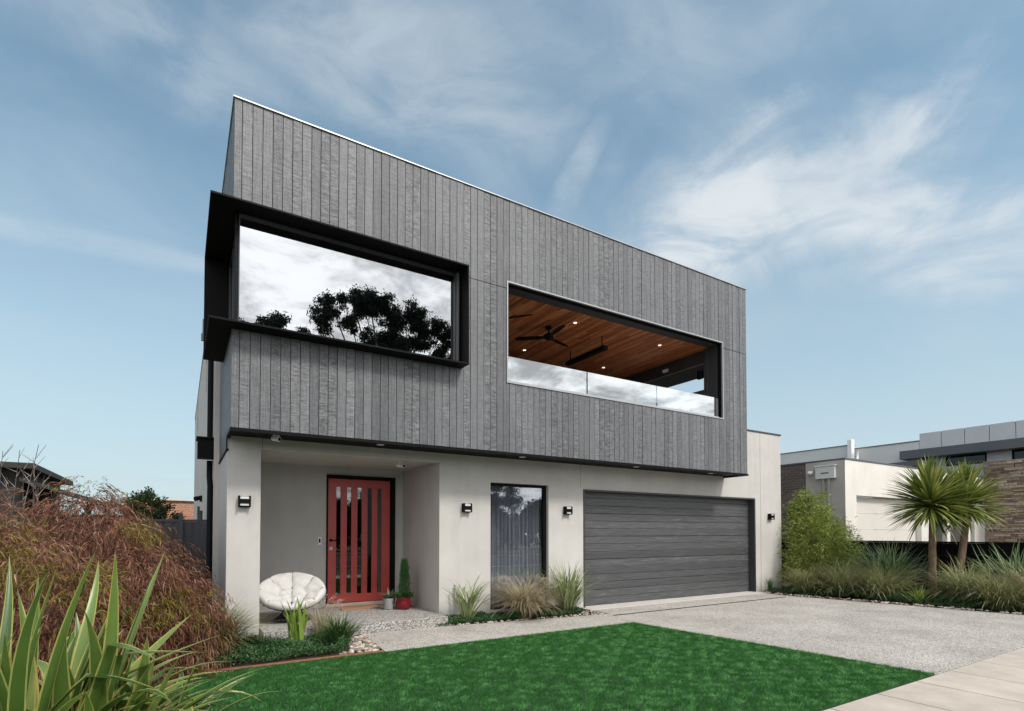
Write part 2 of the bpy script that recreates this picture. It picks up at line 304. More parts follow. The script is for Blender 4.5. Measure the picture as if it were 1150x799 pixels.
class MB:
    def __init__(s): s.v = []; s.f = []; s.m = []; s.sm = []
    def add(s, vs, fs, mi=0, smooth=False):
        b = len(s.v); s.v += [tuple(p) for p in vs]
        for f in fs: s.f.append([i + b for i in f]); s.m.append(mi); s.sm.append(smooth)
    def box(s, x0, x1, y0, y1, z0, z1, mi=0):
        v = [(x, y, z) for z in (z0, z1) for y in (y0, y1) for x in (x0, x1)]
        s.add(v, [(0, 2, 3, 1), (4, 5, 7, 6), (0, 1, 5, 4), (2, 6, 7, 3), (0, 4, 6, 2), (1, 3, 7, 5)], mi)
    def tube(s, pts, rad, n=8, mi=0, cap=True):
        pts = [Vector(p) for p in pts]; rings = []; base = len(s.v)
        if not hasattr(rad, '__len__'): rad = [rad] * len(pts)
        for i, p in enumerate(pts):
            d = (pts[min(i + 1, len(pts) - 1)] - pts[max(i - 1, 0)]).normalized()
            a = Vector((0, 0, 1)) if abs(d.z) < .9 else Vector((1, 0, 0))
            u = d.cross(a).normalized(); w = d.cross(u)
            for k in range(n):
                t = 2 * math.pi * k / n; s.v.append(tuple(p + (u * math.cos(t) + w * math.sin(t)) * rad[i]))
        for i in range(len(pts) - 1):
            for k in range(n):
                k2 = (k + 1) % n
                s.f.append([base + i * n + k, base + i * n + k2, base + (i + 1) * n + k2, base + (i + 1) * n + k]); s.m.append(mi); s.sm.append(True)
        if cap:
            s.f.append([base + k for k in range(n)]); s.m.append(mi); s.sm.append(False)
            e = base + (len(pts) - 1) * n
            s.f.append([e + k for k in reversed(range(n))]); s.m.append(mi); s.sm.append(False)
    def lathe(s, c, prof, n=28, mi=0):
        base = len(s.v)
        for r, z in prof:
            for k in range(n):
                t = 2 * math.pi * k / n; s.v.append((c[0] + r * math.cos(t), c[1] + r * math.sin(t), c[2] + z))
        for i in range(len(prof) - 1):
            for k in range(n):
                k2 = (k + 1) % n
                s.f.append([base + i * n + k, base + i * n + k2, base + (i + 1) * n + k2, base + (i + 1) * n + k]); s.m.append(mi); s.sm.append(True)
        if prof[0][0] > 1e-4: s.f.append([base + k for k in reversed(range(n))]); s.m.append(mi); s.sm.append(False)
        e = base + (len(prof) - 1) * n
        if prof[-1][0] > 1e-4: s.f.append([e + k for k in range(n)]); s.m.append(mi); s.sm.append(False)
    def poly(s, pts, z0, z1, mi=0):
        n = len(pts); v = [(x, y, z0) for x, y in pts] + [(x, y, z1) for x, y in pts]
        s.add(v, [list(reversed(range(n))), list(range(n, 2 * n))] + [(i, (i + 1) % n, n + (i + 1) % n, n + i) for i in range(n)], mi)
    def grid(s, us, zs, solid, d0, d1, plane='y', mi=0):
        """a wall cut into cells; only the outside and the sides of openings get faces"""
        nu, nz = len(us) - 1, len(zs) - 1; idx = {}
        def P(i, j, k):
            if (i, j, k) not in idx:
                u, z, d = us[i], zs[j], (d0, d1)[k]
                s.v.append((u, d, z) if plane == 'y' else (d, u, z)); idx[(i, j, k)] = len(s.v) - 1
            return idx[(i, j, k)]
        S = lambda i, j: 0 <= i < nu and 0 <= j < nz and solid((us[i] + us[i + 1]) / 2, (zs[j] + zs[j + 1]) / 2)
        fs = []
        for i in range(nu):
            for j in range(nz):
                if not S(i, j): continue
                fs.append((P(i, j, 0), P(i + 1, j, 0), P(i + 1, j + 1, 0), P(i, j + 1, 0)))
                fs.append((P(i, j, 1), P(i, j + 1, 1), P(i + 1, j + 1, 1), P(i + 1, j, 1)))
                if not S(i - 1, j): fs.append((P(i, j, 0), P(i, j + 1, 0), P(i, j + 1, 1), P(i, j, 1)))
                if not S(i + 1, j): fs.append((P(i + 1, j, 0), P(i + 1, j, 1), P(i + 1, j + 1, 1), P(i + 1, j + 1, 0)))
                if not S(i, j - 1): fs.append((P(i, j, 0), P(i, j, 1), P(i + 1, j, 1), P(i + 1, j, 0)))
                if not S(i, j + 1): fs.append((P(i, j + 1, 0), P(i + 1, j + 1, 0), P(i + 1, j + 1, 1), P(i, j + 1, 1)))
        for f in fs:
            f = list(f)
            if plane == 'x': f.reverse()
            s.f.append(f); s.m.append(mi); s.sm.append(False)
    def build(s, name, mats, parent=None, origin=None, bevel=0, label=None):
        me = bpy.data.meshes.new(name); me.from_pydata(s.v, [], s.f)
        me.polygons.foreach_set('material_index', s.m); me.polygons.foreach_set('use_smooth', s.sm); me.update()
        o = link(name, me, mats, parent, origin)
        if bevel:
            b = o.modifiers.new('edge', 'BEVEL'); b.width = bevel; b.segments = 2; b.limit_method = 'ANGLE'; b.angle_limit = R(40)
        if label: o['label'] = label
        return o
def mesh_np(name, V, F, mats, parent=None, origin=None, mi=None, smooth=False):
    me = bpy.data.meshes.new(name); V = np.asarray(V, np.float32); F = np.asarray(F, np.int32)
    me.vertices.add(len(V)); me.vertices.foreach_set('co', V.ravel())
    k = F.shape[1]; me.loops.add(F.size); me.loops.foreach_set('vertex_index', F.ravel())
    me.polygons.add(len(F)); me.polygons.foreach_set('loop_start', np.arange(0, F.size, k, dtype=np.int32))
    try: me.polygons.foreach_set('loop_total', np.full(len(F), k, np.int32))
    except Exception: pass
    if mi is not None: me.polygons.foreach_set('material_index', np.asarray(mi, np.int32))
    me.polygons.foreach_set('use_smooth', np.full(len(F), smooth, bool))
    me.update(calc_edges=True); me.validate()
    return link(name, me, mats, parent, origin)
def blades(rng, base, az, Ln, th0, th1, w, segs=6, power=1.3, cols=2, fold=.25, twist=0., taper=.55, kink=None):
    """n grass / strap leaves: arching strips; cols=2 flat, 3 = V fold, 5 = V fold with margins. returns V, F, colindex"""
    n = len(az); base = np.asarray(base, float); pts = [base.copy()]; ths = [th0.copy()]
    p = base.copy(); a = az.copy()
    for s in range(segs):
        t = (s + .5) / segs; th = th0 + (th1 - th0) * t ** power
        if kink is not None:
            th = th + kink[1] * (t > kink[0])
        st = Ln / segs
        a = az + twist * t
        p = p + np.stack([np.sin(th) * np.cos(a) * st, np.sin(th) * np.sin(a) * st, np.cos(th) * st], 1)
        pts.append(p.copy()); ths.append(th)
    V = np.zeros((n, segs + 1, cols, 3)); xs = {2: [-1, 1], 3: [-1, 0, 1], 5: [-1, -.78, 0, .78, 1]}[cols]
    for s in range(segs + 1):
        t = s / segs; th = ths[s]; aa = az + twist * t
        side = np.stack([-np.sin(aa), np.cos(aa), 0 * aa], 1)
        nor = np.stack([-np.cos(th) * np.cos(aa), -np.cos(th) * np.sin(aa), np.sin(th)], 1)
        prof = (1 - max(0, (t - taper) / (1 - taper)) ** 1.6) * min(1, .55 + 1.2 * t) if t > 0 else .5
        prof = max(prof, .02)
        for c, x in enumerate(xs):
            V[:, s, c] = pts[s] + side * (x * w * prof * .5)[:, None] + nor * (abs(x) * w * prof * fold)[:, None]
    idx = np.arange(n * (segs + 1) * cols).reshape(n, segs + 1, cols)
    F = []; CI = []
    for c in range(cols - 1):
        q = np.stack([idx[:, :-1, c], idx[:, :-1, c + 1], idx[:, 1:, c + 1], idx[:, 1:, c]], -1).reshape(-1, 4)
        F.append(q); CI.append(np.full(len(q), 1 if cols == 5 and c in (0, 3) else 0))
    return V.reshape(-1, 3), np.concatenate(F), np.concatenate(CI)
def leaflets(P, D, Ln, W, droop=.25, rng=None):
    """diamond leaves: base, side, tip, side"""
    n = len(P); D = D / (np.linalg.norm(D, axis=1, keepdims=True) + 1e-9)
    rv = rng.normal(size=(n, 3)); S = np.cross(D, rv); S /= (np.linalg.norm(S, axis=1, keepdims=True) + 1e-9)
    mid = P + D * (Ln * .45)[:, None]; tip = P + D * Ln[:, None]; tip[:, 2] -= droop * Ln
    V = np.stack([P, mid + S * W[:, None] * .5, tip, mid - S * W[:, None] * .5], 1).reshape(-1, 3)
    return V, np.arange(4 * n).reshape(n, 4)
def merge(parts):
    V = []; F = []; C = []; o = 0
    for p in parts:
        V.append(p[0]); F.append(p[1] + o); o += len(p[0]); C.append(p[2] if len(p) > 2 else np.zeros(len(p[1]), int))
    return np.concatenate(V), np.concatenate(F), np.concatenate(C)
def clump(name, loc, n, Lr, wr, th0r, th1r, mat, label, cat, group=None, seed=0, rad=.08, segs=6, cols=2, power=1.3, bias=None, flat=1.0, extra=None, fold=.2):
    rng = np.random.default_rng(seed)
    a = rng.uniform(0, 2 * math.pi, n)
    if bias: # lean towards one side
        a = np.where(rng.random(n) < bias[1], rng.normal(bias[0], .7, n), a)
    r = rad * np.sqrt(rng.random(n))
    ba = rng.uniform(0, 2 * math.pi, n)
    base = np.stack([loc[0] + r * np.cos(ba), loc[1] + r * np.sin(ba), np.full(n, loc[2])], 1)
    Ln = rng.uniform(*Lr, n)
    parts = [blades(rng, base, a, Ln, rng.uniform(*th0r, n), rng.uniform(*th1r, n), rng.uniform(*wr, n), segs, power, cols, fold, rng.uniform(-.5, .5, n))]
    V, F, C = merge(parts)
    V[:, 2] = np.maximum(V[:, 2], loc[2] + .004 + .01 * rng.random(len(V)))
    if flat != 1: V[:, 2] = loc[2] + (V[:, 2] - loc[2]) * flat
    mats = [mat]
    if cols == 5: mats = [mat, M['flax_edge']]
    mi = C
    if extra:
        EV, EF = extra(rng); F = np.concatenate([F, EF + len(V)]); V = np.concatenate([V, EV]); mi = np.concatenate([C, np.full(len(EF), len(mats))]); mats.append(M['plume'])
    o = mesh_np(name, V, F, mats, None, loc, mi, smooth=True)
    return tag(o, label, cat, group, 'thing')

# ------------------------------------------------------------------ the ground
def struct(o): o['kind'] = 'structure'; return o
g = MB(); g.box(-250, 300, -150, 400, -.6, -.06); struct(g.build('ground', M['earth']))
g = MB(); g.box(-120, 160, -12.5, -3.6, -.055, -.05); struct(g.build('road', M['asphalt']))
g = MB()
g.box(-120, 160, -3.6, -3.2, -.059, .02); g.box(-120, 160, -12.9, -12.5, -.059, .02); struct(g.build('kerb', M['kerb']))
# nature strip
g = MB(); g.box(-120, 160, -3.2, 1.0, -.059, -.02); struct(g.build('verge', M['turf_base']))
# footpath slabs with joints
rngp = random.Random(3)
g = MB(); x = 5.62 - .81 * 24
while x < 40:
    g.box(x + .008, x + .802, 1.06, 2.56, -.055, -.002)
    x += .81
fp = g.build('footpath', M['concrete'], bevel=.003); struct(fp)
# driveway and path, one concrete pour
g = MB(); g.poly([(6.90, 2.575), (13.42, 2.575), (12.62, 6.6), (12.42, 7.6), (12.5, 8.15), (6.85, 8.15), (6.52, 6.66)], -.05, 0)
struct(g.build('driveway', M['agg'], bevel=.004))
g = MB(); g.poly([(2.24, 6.70), (6.514, 6.664), (6.735, 7.66), (3.44, 8.064), (2.36, 8.064)], -.05, -.001); struct(g.build('path', M['agg']))
g = MB(); g.box(6.83, 12.52, 8.155, 8.70, -.05, .012); struct(g.build('garage_apron', M['threshold'], bevel=.003))
g = MB(); g.box(6.75, 12.1, 7.42, 7.475, -.03, .0035); struct(g.build('drain_slot', M['black']))
# porch slab
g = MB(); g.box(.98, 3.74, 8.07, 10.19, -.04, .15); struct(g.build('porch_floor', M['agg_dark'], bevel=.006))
# garden soil
g = MB()
g.box(-6, -.13, 2.62, 10.9, -.055, -.008); g.poly([(-.13, 6.78), (2.2, 6.78), (2.42, 8.2), (2.36, 8.06), (.98, 8.06), (.98, 8.44), (-.13, 8.44)], -.055, -.004)
g.poly([(3.46, 8.062), (6.735, 7.66), (6.84, 8.15), (6.84, 8.44), (3.76, 8.44), (3.76, 8.065)], -.055, -.006)
g.poly([(13.44, 2.6), (16.1, 2.6), (16.1, 12), (13.62, 12), (13.62, 8.44), (12.56, 8.44), (12.46, 7.6), (12.66, 6.6)], -.055, -.008)
struct(g.build('garden_soil', M['soil']))
g = MB()
g.box(-.13, -.04, 2.62, 6.78, -.05, .035); g.box(-.04, 2.22, 6.70, 6.76, -.05, .018)
struct(g.build('brick_edging', M['brick_edge'], bevel=.006))
# lawn
LAWN = [(-.035, 2.575), (6.885, 2.575), (6.50, 6.65), (2.2, 6.69), (-.035, 6.69)]
g = MB(); g.poly(LAWN, -.05, .006); base = g.build('lawn', M['turf_base']); struct(base)
rng = np.random.default_rng(11)
n = 420000
X = rng.uniform(-.035, 6.9, n); Y = 2.575 + 4.11 * rng.random(n) ** 1.15
ok = X < 6.885 - (Y - 2.575) * .0945 + .01 * np.sin(Y * 40); X, Y = X[ok], Y[ok]; n = len(X)
def fbm(x, y, k=5, sd=0):
    r = np.random.default_rng(sd); o = 0
    for i in range(k):
        fr = 1.3 * 1.9 ** i; a = r.uniform(0, 6.28, 4)
        o = o + (np.sin(x * fr * 1.3 + a[0] + 1.7 * np.sin(y * fr * .8 + a[1])) * np.cos(y * fr * 1.5 + a[2] + 1.3 * np.sin(x * fr * .7 + a[3]))) / 1.5 ** i
    return o
fl = .12 * fbm(X * 1.3, Y * 1.8, 4, 2) + .24 * fbm(X * 24, Y * 32, 4, 8)
az = fbm(X * 9, Y * 9, 4, 5) * 1.2 + rng.normal(0, .7, n) - 1.2
lean = np.clip(.6 + .45 * fl + rng.normal(0, .25, n), .05, 1.35)
hgt = rng.uniform(.02, .036, n); wd = rng.uniform(.0028, .0048, n)
B = np.stack([X, Y, np.full(n, .004)], 1)
D = np.stack([np.sin(lean) * np.cos(az), np.sin(lean) * np.sin(az), np.cos(lean)], 1)
S = np.stack([-np.sin(az + rng.normal(0, .6, n)), np.cos(az), 0 * az], 1)
T = B + D * hgt[:, None]
V = np.stack([B - S * wd[:, None] * .6, B + S * wd[:, None] * .6, T], 1).reshape(-1, 3)
tag(mesh_np('lawn_grass', V, np.arange(3 * n).reshape(n, 3), M['turf']), 'short bright green lawn between the path and the pavement', 'grass', kind='stuff')
# verge grass left plain under the camera

# ------------------------------------------------------------------ the house
HO = (5.6, 8.45, 0)
house = empty('modern_house', HO, 'two storey house with charred grey timber upper floor, pale rendered ground floor and red door', 'house')
YF, YB = 8.45, 7.8      # rendered wall face, cladding face
Z0, Z1 = 2.88, 7.22
# openings
def hole_low(u, z):
    if .97 < u < 3.745 and z < 2.71: return False
    if 4.745 < u < 6.02 and .12 < z < 2.42: return False
    if 6.875 < u < 12.475 and z < 2.385: return False
    if u < 11.1 and z > 3.0: return False
    return True
w = MB(); w.grid([.54, .97, 3.745, 4.745, 6.02, 6.875, 11.1, 12.475, 13.60], [-.05, .12, 2.385, 2.42, 2.71, 3.0, 4.09], hole_low, YF, YF + .2)
w.build('front_wall', M['render'], house, bevel=.006)
for jx, j0, j1 in ((6.80, 2.4, 2.87), (12.70, 0, 4.08), (.985, 2.72, 2.87)):
    w = MB(); w.box(jx, jx + .007, YF - .0015, YF + .01, j0, j1); w.build('control_joint', M['greyframe'], house)
w = MB()   # porch recess
w.box(.54, .97, YF + .203, 10.4, -.05, 2.9)                   # left pier return
w.box(3.745, 3.9, YF + .203, 10.4, -.05, 2.9)                 # right cheek
w.grid([.973, 2.275, 3.575, 3.742], [.0, .17, 2.585, 2.9], lambda u, z: not (2.275 < u < 3.575 and .17 < z < 2.585), 10.2, 10.38)
w.build('porch_wall', M['render'], house, bevel=.004)
w = MB(); w.box(.973, 3.742, YF + .203, 10.197, 2.73, 2.86); w.build('porch_ceiling', M['render'], house)
# side wall of the rendered rear body and the rest of the shell
w = MB()
w.grid([10.2, 13.7, 14.25, 21.2, 22.1, 26], [-.05, 4.65, 5.0, 5.45, 6.0, 6.2],
       lambda u, z: not ((13.7 < u < 14.25 and 4.65 < z < 5.45) or (21.2 < u < 22.1 and 5.0 < z < 6.0)), .455, .62, 'x')
w.build('side_wall', M['render'], house, bevel=.004)
w = MB(); w.box(.62, 11.2, 25.8, 26, -.05, 6.2); w.box(11.04, 11.2, 12.3, 25.8, 2.9, 6.2); w.box(13.4, 13.6, YF + .203, 20, -.05, 4.09)
w.box(11.2, 13.4, 19.8, 20, -.05, 4.09)
w.build('rear_wall', M['render'], house)
w = MB(); w.box(.50, 11.16, 12.3, 25.9, 6.05, 6.12); w.box(11.2, 13.55, 8.7, 19.8, 3.8, 3.87); w.box(.6, 11.2, 8.0, 12.25, 7.0, 7.1)
w.build('roof', M['roof_dark'], house)
w = MB(); w.poly([(11.27, YF - .02), (13.62, YF - .02), (13.62, 20), (13.38, 20), (13.38, YF + .22), (11.27, YF + .22)], 4.093, 4.125)
w.build('wall_capping', M['charcoal'], house); w = MB(); w.box(.44, .63, 12.0, 26.02, 6.203, 6.23)
w.build('wall_capping', M['charcoal'], house)
for (y0, y1, z0, z1) in ((13.7, 14.25, 4.65, 5.45), (21.2, 22.1, 5.0, 6.0)):
    f = MB(); f.grid([y0 + .002, y0 + .05, y1 - .05, y1 - .002], [z0 + .002, z0 + .05, z1 - .05, z1 - .002], lambda u, z: not (y0 + .05 < u < y1 - .05 and z0 + .05 < z < z1 - .05), .47, .52, 'x')
    fo = f.build('side_window', M['black'], house); p = MB(); p.box(.49, .50, y0 + .05, y1 - .05, z0 + .05, z1 - .05); p.build('pane', M['dark_glass'], fo)
# cladding boards
BW = .125
def holes(x0, x1, z0, z1):
    """z intervals left after the openings"""
    xm = (x0 + x1) / 2; iv = [(Z0, Z1)]
    def cut(a, b): 
        nonlocal iv; o = []
        for s, e in iv:
            if b <= s or a >= e: o.append((s, e)); continue
            if s < a: o.append((s, a))
            if e > b: o.append((b, e))
        iv = o
    if .26 < xm < 3.84: cut(4.175, 5.75)
    if 4.69 < xm < 10.39: cut(4.065, 5.815)
    if not (.26 < xm < 3.84 or 4.69 < xm < 10.39): cut(5.684, 5.694)
    return iv
r_ = random.Random(5)
b = MB(); edges = [.53]; k = math.ceil(.53 / BW + .3)
while k * BW < 11.22: edges.append(k * BW); k += 1
edges.append(11.25)
for e0, e1 in zip(edges, edges[1:]):
    cuts = [e0, e1]
    for h in (3.84, 4.69, 10.39):
        if e0 + .005 < h < e1 - .005: cuts.append(h)
    cuts.sort(); d = r_.uniform(0, .006)
    for c0, c1 in zip(cuts, cuts[1:]):
        g0 = .0035 if c0 == e0 else 0; g1 = .0035 if c1 == e1 else 0
        for z0, z1 in holes(c0, c1, 0, 0): b.box(c0 + g0, c1 - g1, YB + d, YB + .03, z0, z1)
b.build('timber_cladding', M['clad'], house, bevel=.0022)
b = MB(); y = YB + .033
while y < 10.18:
    y1 = min(y + BW - .007, 10.18); d = r_.uniform(0, .004)
    zb = 2.88 if y < 8.44 else 2.69
    segs = [(zb, 4.163), (5.762, Z1)] if y < 9.45 else [(zb, Z1)]
    for z0, z1 in segs: b.box(.53 + d, .56, y, y1, z0, z1)
    y += BW
b.build('side_cladding', M['clad_side'], house, bevel=.002)
# the upper shell behind the boards
solid_up = lambda u, z: not ((.56 < u < 3.815 and 4.20 < z < 5.73) or (4.70 < u < 10.38 and 4.075 < z < 5.805))
w = MB(); w.grid([.562, .58, 3.815, 4.70, 10.38, 11.24], [2.89, 4.075, 4.20, 5.73, 5.805, 7.20], lambda u, z: not ((.58 < u < 3.815 and 4.20 < z < 5.73) or (4.70 < u < 10.38 and 4.075 < z < 5.805)), YB + .033, YB + .13)
w.build('upper_wall', M['black'], house)
w = MB()
w.grid([YB + .133, 9.45, 12.3], [2.89, 4.20, 5.73, 7.20], lambda u, z: not (u < 9.45 and 4.20 < z < 5.73), .562, .66, 'x')   # left
w.grid([YB + .133, 8.26, 8.74, 11.4, 12.3], [2.89, 4.12, 4.86, 5.46, 7.20], lambda u, z: not ((8.26 < u < 8.74 and 4.86 < z < 5.46) or (8.74 < u < 11.4 and 4.12 < z < 5.46)), 10.40, 11.24, 'x')
w.box(.662, 10.398, 12.1, 12.3, 2.89, 7.2)
w.box(4.52, 4.69, 7.935, 12.098, 2.95, 6.99)    # partition beside the terrace
w.box(.67, 4.51, 7.94, 12.09, 4.02, 4.12); w.box(.67, 4.51, 7.94, 12.09, 5.80, 5.9)
w.build('inner_wall', M['dark_wall'], house)
w = MB(); w.box(11.243, 11.262, YB + .05, 12.3, 2.9, 7.2) ; w.v = w.v
o = MB(); o.grid([YB + .035, 8.26, 8.74, 11.4, 12.3], [2.89, 4.12, 4.86, 5.46, 7.20], lambda u, z: not ((8.26 < u < 8.74 and 4.86 < z < 5.46) or (8.74 < u < 11.4 and 4.12 < z < 5.46)), 11.243, 11.262, 'x')
o.build('side_cladding', M['clad_side'], house)
w = MB(); w.box(.56, 11.24, YB + .05, YF + .0, 2.872, 2.888); w.box(.56, 11.24, YF, 12.3, 2.905, 2.94)
w.box(.525, 11.265, YB - .012, YB + .045, 2.835, 2.879); w.box(.525, .57, YB + .047, YF - .002, 2.835, 2.879); w.box(.522, .535, YF - .02, YF - .003, 2.65, 2.833)
w.box(.522, .562, YF + .0, 10.18, 2.655, 2.687); w.box(11.23, 11.265, YB + .047, YF - .002, 2.835, 2.879)
w.build('soffit', M['black'], house)
w = MB(); w.box(.515, 11.27, YB - .015, YB + .14, 7.222, 7.238); w.box(.515, .67, YB + .143, 12.3, 7.222, 7.238); w.box(11.12, 11.27, YB + .143, 12.3, 7.222, 7.238)
w.build('parapet_cap', M['alu'], house)
for (x_, y_) in ((7.99, 8.1), (10.33, 8.1), (5.2, 8.1), (2.6, 8.1)):
    w = MB(); w.lathe((x_, y_, 2.862), [(.0, 0), (.055, 0), (.06, .004), (.06, .01)], 20); w.build('soffit_downlight', M['diffuser'], house)

# corner picture window
pw = MB()
SX0, SX1, SY, SZ0, SZ1 = .26, 3.842, 7.535, 4.165, 5.752; YE = 9.45
pw.poly([(SX0, SY), (SX1, SY), (SX1, 7.93), (.60, 7.93), (.60, YE), (SX0, YE)], SZ1 - .025, SZ1)
pw.poly([(SX0, SY), (SX1, SY), (SX1, 7.93), (.60, 7.93), (.60, YE), (SX0, YE)], SZ0, SZ0 + .025)
pw.box(SX1 - .025, SX1, SY, 7.93, SZ0 + .025, SZ1 - .025)
pw.box(SX0, .60, YE - .025, YE, SZ0 + .025, SZ1 - .025)
pws = pw.build('corner_window', M['black'], house, bevel=.0015)
f = MB()
f.box(.602, SX1 - .03, 7.835, 7.895, 5.675, 5.724); f.box(.602, SX1 - .03, 7.835, 7.895, 4.203, 4.235)
f.box(.602, .616, 7.835, 7.895, 4.235, 5.675); f.box(3.725, 3.812, 7.835, 7.895, 4.235, 5.675)
f.box(.60, .655, 8.02, 9.42, 5.655, 5.725); f.box(.60, .655, 8.02, 9.42, SZ0 + .027, 4.225)
for yy in (8.02, 8.70, 9.38): f.box(.595, .65, yy, yy + .04, 4.225, 5.655)
f.build('window_frame', M['charcoal'], pws, bevel=.002)
f = MB(); f.box(3.75, 3.785, 7.79, 7.833, 4.195, 5.72); f.build('window_frame', M['greyframe'], pws)
f = MB(); f.box(.616, 3.725, 7.855, 7.862, 4.235, 5.675); f.build('pane', M['glass'], pws)
f = MB(); f.box(.62, .627, 8.06, 9.38, 4.225, 5.655); f.build('pane', M['glass'], pws)

# balcony
BX0, BX1, BZ0, BZ1 = 4.69, 10.39, 4.065, 5.815
f = MB(); tw = .022
f.grid([BX0, BX0 + tw, BX1 - tw, BX1], [BZ0, BZ0 + tw, BZ1 - tw, BZ1], lambda u, z: not (BX0 + tw < u < BX1 - tw and BZ0 + tw < z < BZ1 - tw), YB - .012, YB + .031)
f.build('balcony_trim', M['alu'], house)
f = MB(); f.box(4.715, 10.37, YB + .135, 8.13, 5.77, 5.80); f.box(10.36, 10.398, YB + .135, 8.16, 4.1, 5.768); f.box(10.30, 10.398, 8.163, 8.25, 4.1, 5.76)
f.build('balcony_reveal', M['charcoal'], house)
f = MB(); x = 4.70; 
while x < 10.36:
    f.box(x + .007, min(x + .059, 10.39), 8.133, 12.09, 5.775, 5.79); x += .066
f.build('balcony_ceiling', M['ceiling'], house)
f = MB(); f.box(4.70, 10.39, 8.133, 12.09, 5.80, 5.9); f.build('ceiling_backing', M['black'], house)
f = MB(); f.box(4.70, 10.39, YB + .14, 12.09, 3.98, 4.06); f.build('balcony_floor', M['threshold'], house)  # unseen floor made pale to bounce light up onto the ceiling
f = MB()
for x0 in (4.75, 6.6, 8.45): f.box(x0, x0 + 1.8, 12.06, 12.09, 4.1, 5.5)
f.build('balcony_door', M['dark_glass'], house)
bal = MB(); bal.box(4.715, 10.30, 7.85, 7.89, 4.088, 4.125); bo = bal.build('balustrade', M['alu'], house)
px_ = [4.72, 6.50, 8.35, 10.17]
for a, c in zip(px_, px_[1:]):
    f = MB(); f.box(a + .008, c - .008, 7.864, 7.876, 4.126, 4.545); f.build('glass_panel', M['glass_bal'], bo)
f = MB(); f.box(6.488, 6.512, 7.86, 7.88, 4.126, 4.53); f.build('post', M['charcoal'], bo)
f = MB(); f.box(10.19, 10.28, 7.85, 7.95, 4.126, 4.53); f.build('post', M['charcoal'], bo)
f = MB(); f.box(8.338, 8.362, 7.86, 7.88, 4.126, 4.19); f.build('post', M['charcoal'], bo)
for (x_, y_) in ((6.77, 8.56), (6.785, 10.48), (9.25, 10.53), (9.226, 8.59)):
    f = MB(); f.lathe((x_, y_, 5.766), [(.0, 0), (.034, 0), (.038, .006)], 20); f.build('ceiling_downlight', M['lamp'], house)
def fan(cx, cy, rot):
    f = MB(); f.tube([(cx, cy, 5.77), (cx, cy, 5.60)], .018, 10); f.lathe((cx, cy, 5.72), [(.02, .05), (.06, .04), (.065, 0), (.02, -.005)], 20)
    f.lathe((cx, cy, 5.50), [(.0, 0), (.07, .005), (.105, .04), (.10, .09), (.05, .12), (.02, .125)], 24)
    fo = f.build('ceiling_fan', M['black'], house)
    for k in range(3):
        a = rot + k * 2.0944; u = Vector((math.cos(a), math.sin(a), 0)); w_ = Vector((-u.y, u.x, 0)); b = MB(); vs = []
        for r0, hw in ((.09, .03), (.2, .06), (.45, .07), (.66, .055), (.70, .02)):
            for s_ in (-1, 1):
                for dz in (0, .008):
                    q = Vector((cx, cy, 5.54 + s_ * .012 + dz)) + u * r0 + w_ * hw * s_; vs.append(q)
        fs = []
        for i in range(4):
            o_ = i * 4; n_ = o_ + 4
            fs += [(o_, o_ + 2, n_ + 2, n_), (o_ + 1, n_ + 1, n_ + 3, o_ + 3), (o_, n_, n_ + 1, o_ + 1), (o_ + 2, o_ + 3, n_ + 3, n_ + 2)]
        fs += [(0, 1, 3, 2), (16, 18, 19, 17)]
        b.add(vs, fs); b.build('fan_blade', M['black'], fo)
fan(6.42, 9.0, .35); fan(5.05, 8.75, 1.2)
for (x_, y0, y1) in ((7.75, 8.75, 10.1),):
    f = MB(); f.box(x_ - .06, x_ + .06, y0, y1, 5.46, 5.55); f.tube([(x_, y0 + .12, 5.55), (x_, y0 + .12, 5.775)], .012); f.tube([(x_, y1 - .12, 5.55), (x_, y1 - .12, 5.775)], .012)
    f.build('strip_heater', M['black'], house, bevel=.01)
f = MB(); f.box(10.36, 10.399, 9.40, 9.56, 5.56, 5.63); f.build('wall_switch', M['white'], house)
f = MB(); f.box(10.26, 10.34, 8.30, 8.42, 5.10, 5.30); f.tube([(10.34, 8.36, 5.2), (10.38, 8.36, 5.2)], .02); f.box(10.37, 10.395, 8.3, 8.42, 5.13, 5.27); f.build('wall_speaker', M['black'], house, bevel=.008)
f = MB(); f.box(10.385, 10.398, 8.27, 11.4, 5.462, 5.478); f.build('opening_trim', M['alu'], house)

# ground floor window
wx0, wx1, wz0, wz1 = 4.745, 6.02, .12, 2.42
f = MB(); fw = .045
f.grid([wx0 + .003, wx0 + .03, wx1 - fw - .02, wx1 - .003], [wz0, wz0 + fw, wz1 - .05, wz1 - .003], lambda u, z: not (wx0 + .03 < u < wx1 - fw - .02 and wz0 + fw < z < wz1 - .05), YF + .07, YF + .16)
wf = f.build('front_window', M['black'], house, bevel=.002)
f = MB(); f.box(wx0 + .03, wx1 - fw - .02, YF + .105, YF + .112, wz0 + fw, wz1 - .05); f.build('pane', M['glass_low'], wf)
V = []; F = []; nn = 160
for i in range(nn + 1):
    x = wx0 - .1 + (wx1 - wx0 + .2) * i / nn; yy = YF + .22 + .035 * math.sin(i * .62 + 1.2 * math.sin(i * .11)) + .012 * math.sin(i * 1.9)
    V += [(x, yy, .1), (x, yy, 2.5)]
for i in range(nn): F.append((2 * i, 2 * i + 2, 2 * i + 3, 2 * i + 1))
mesh_np('curtain', V, F, M['curtain'], wf, smooth=True)
f = MB(); f.box(4.0, 6.8, 9.6, 9.62, 0, 2.88); f.box(3.95, 3.99, 8.66, 9.6, 0, 2.88); f.box(6.8, 6.84, 8.66, 9.6, 0, 2.88); f.box(4, 6.8, 8.66, 9.6, 0, .05); f.build('room_lining', M['dark_room'], house)

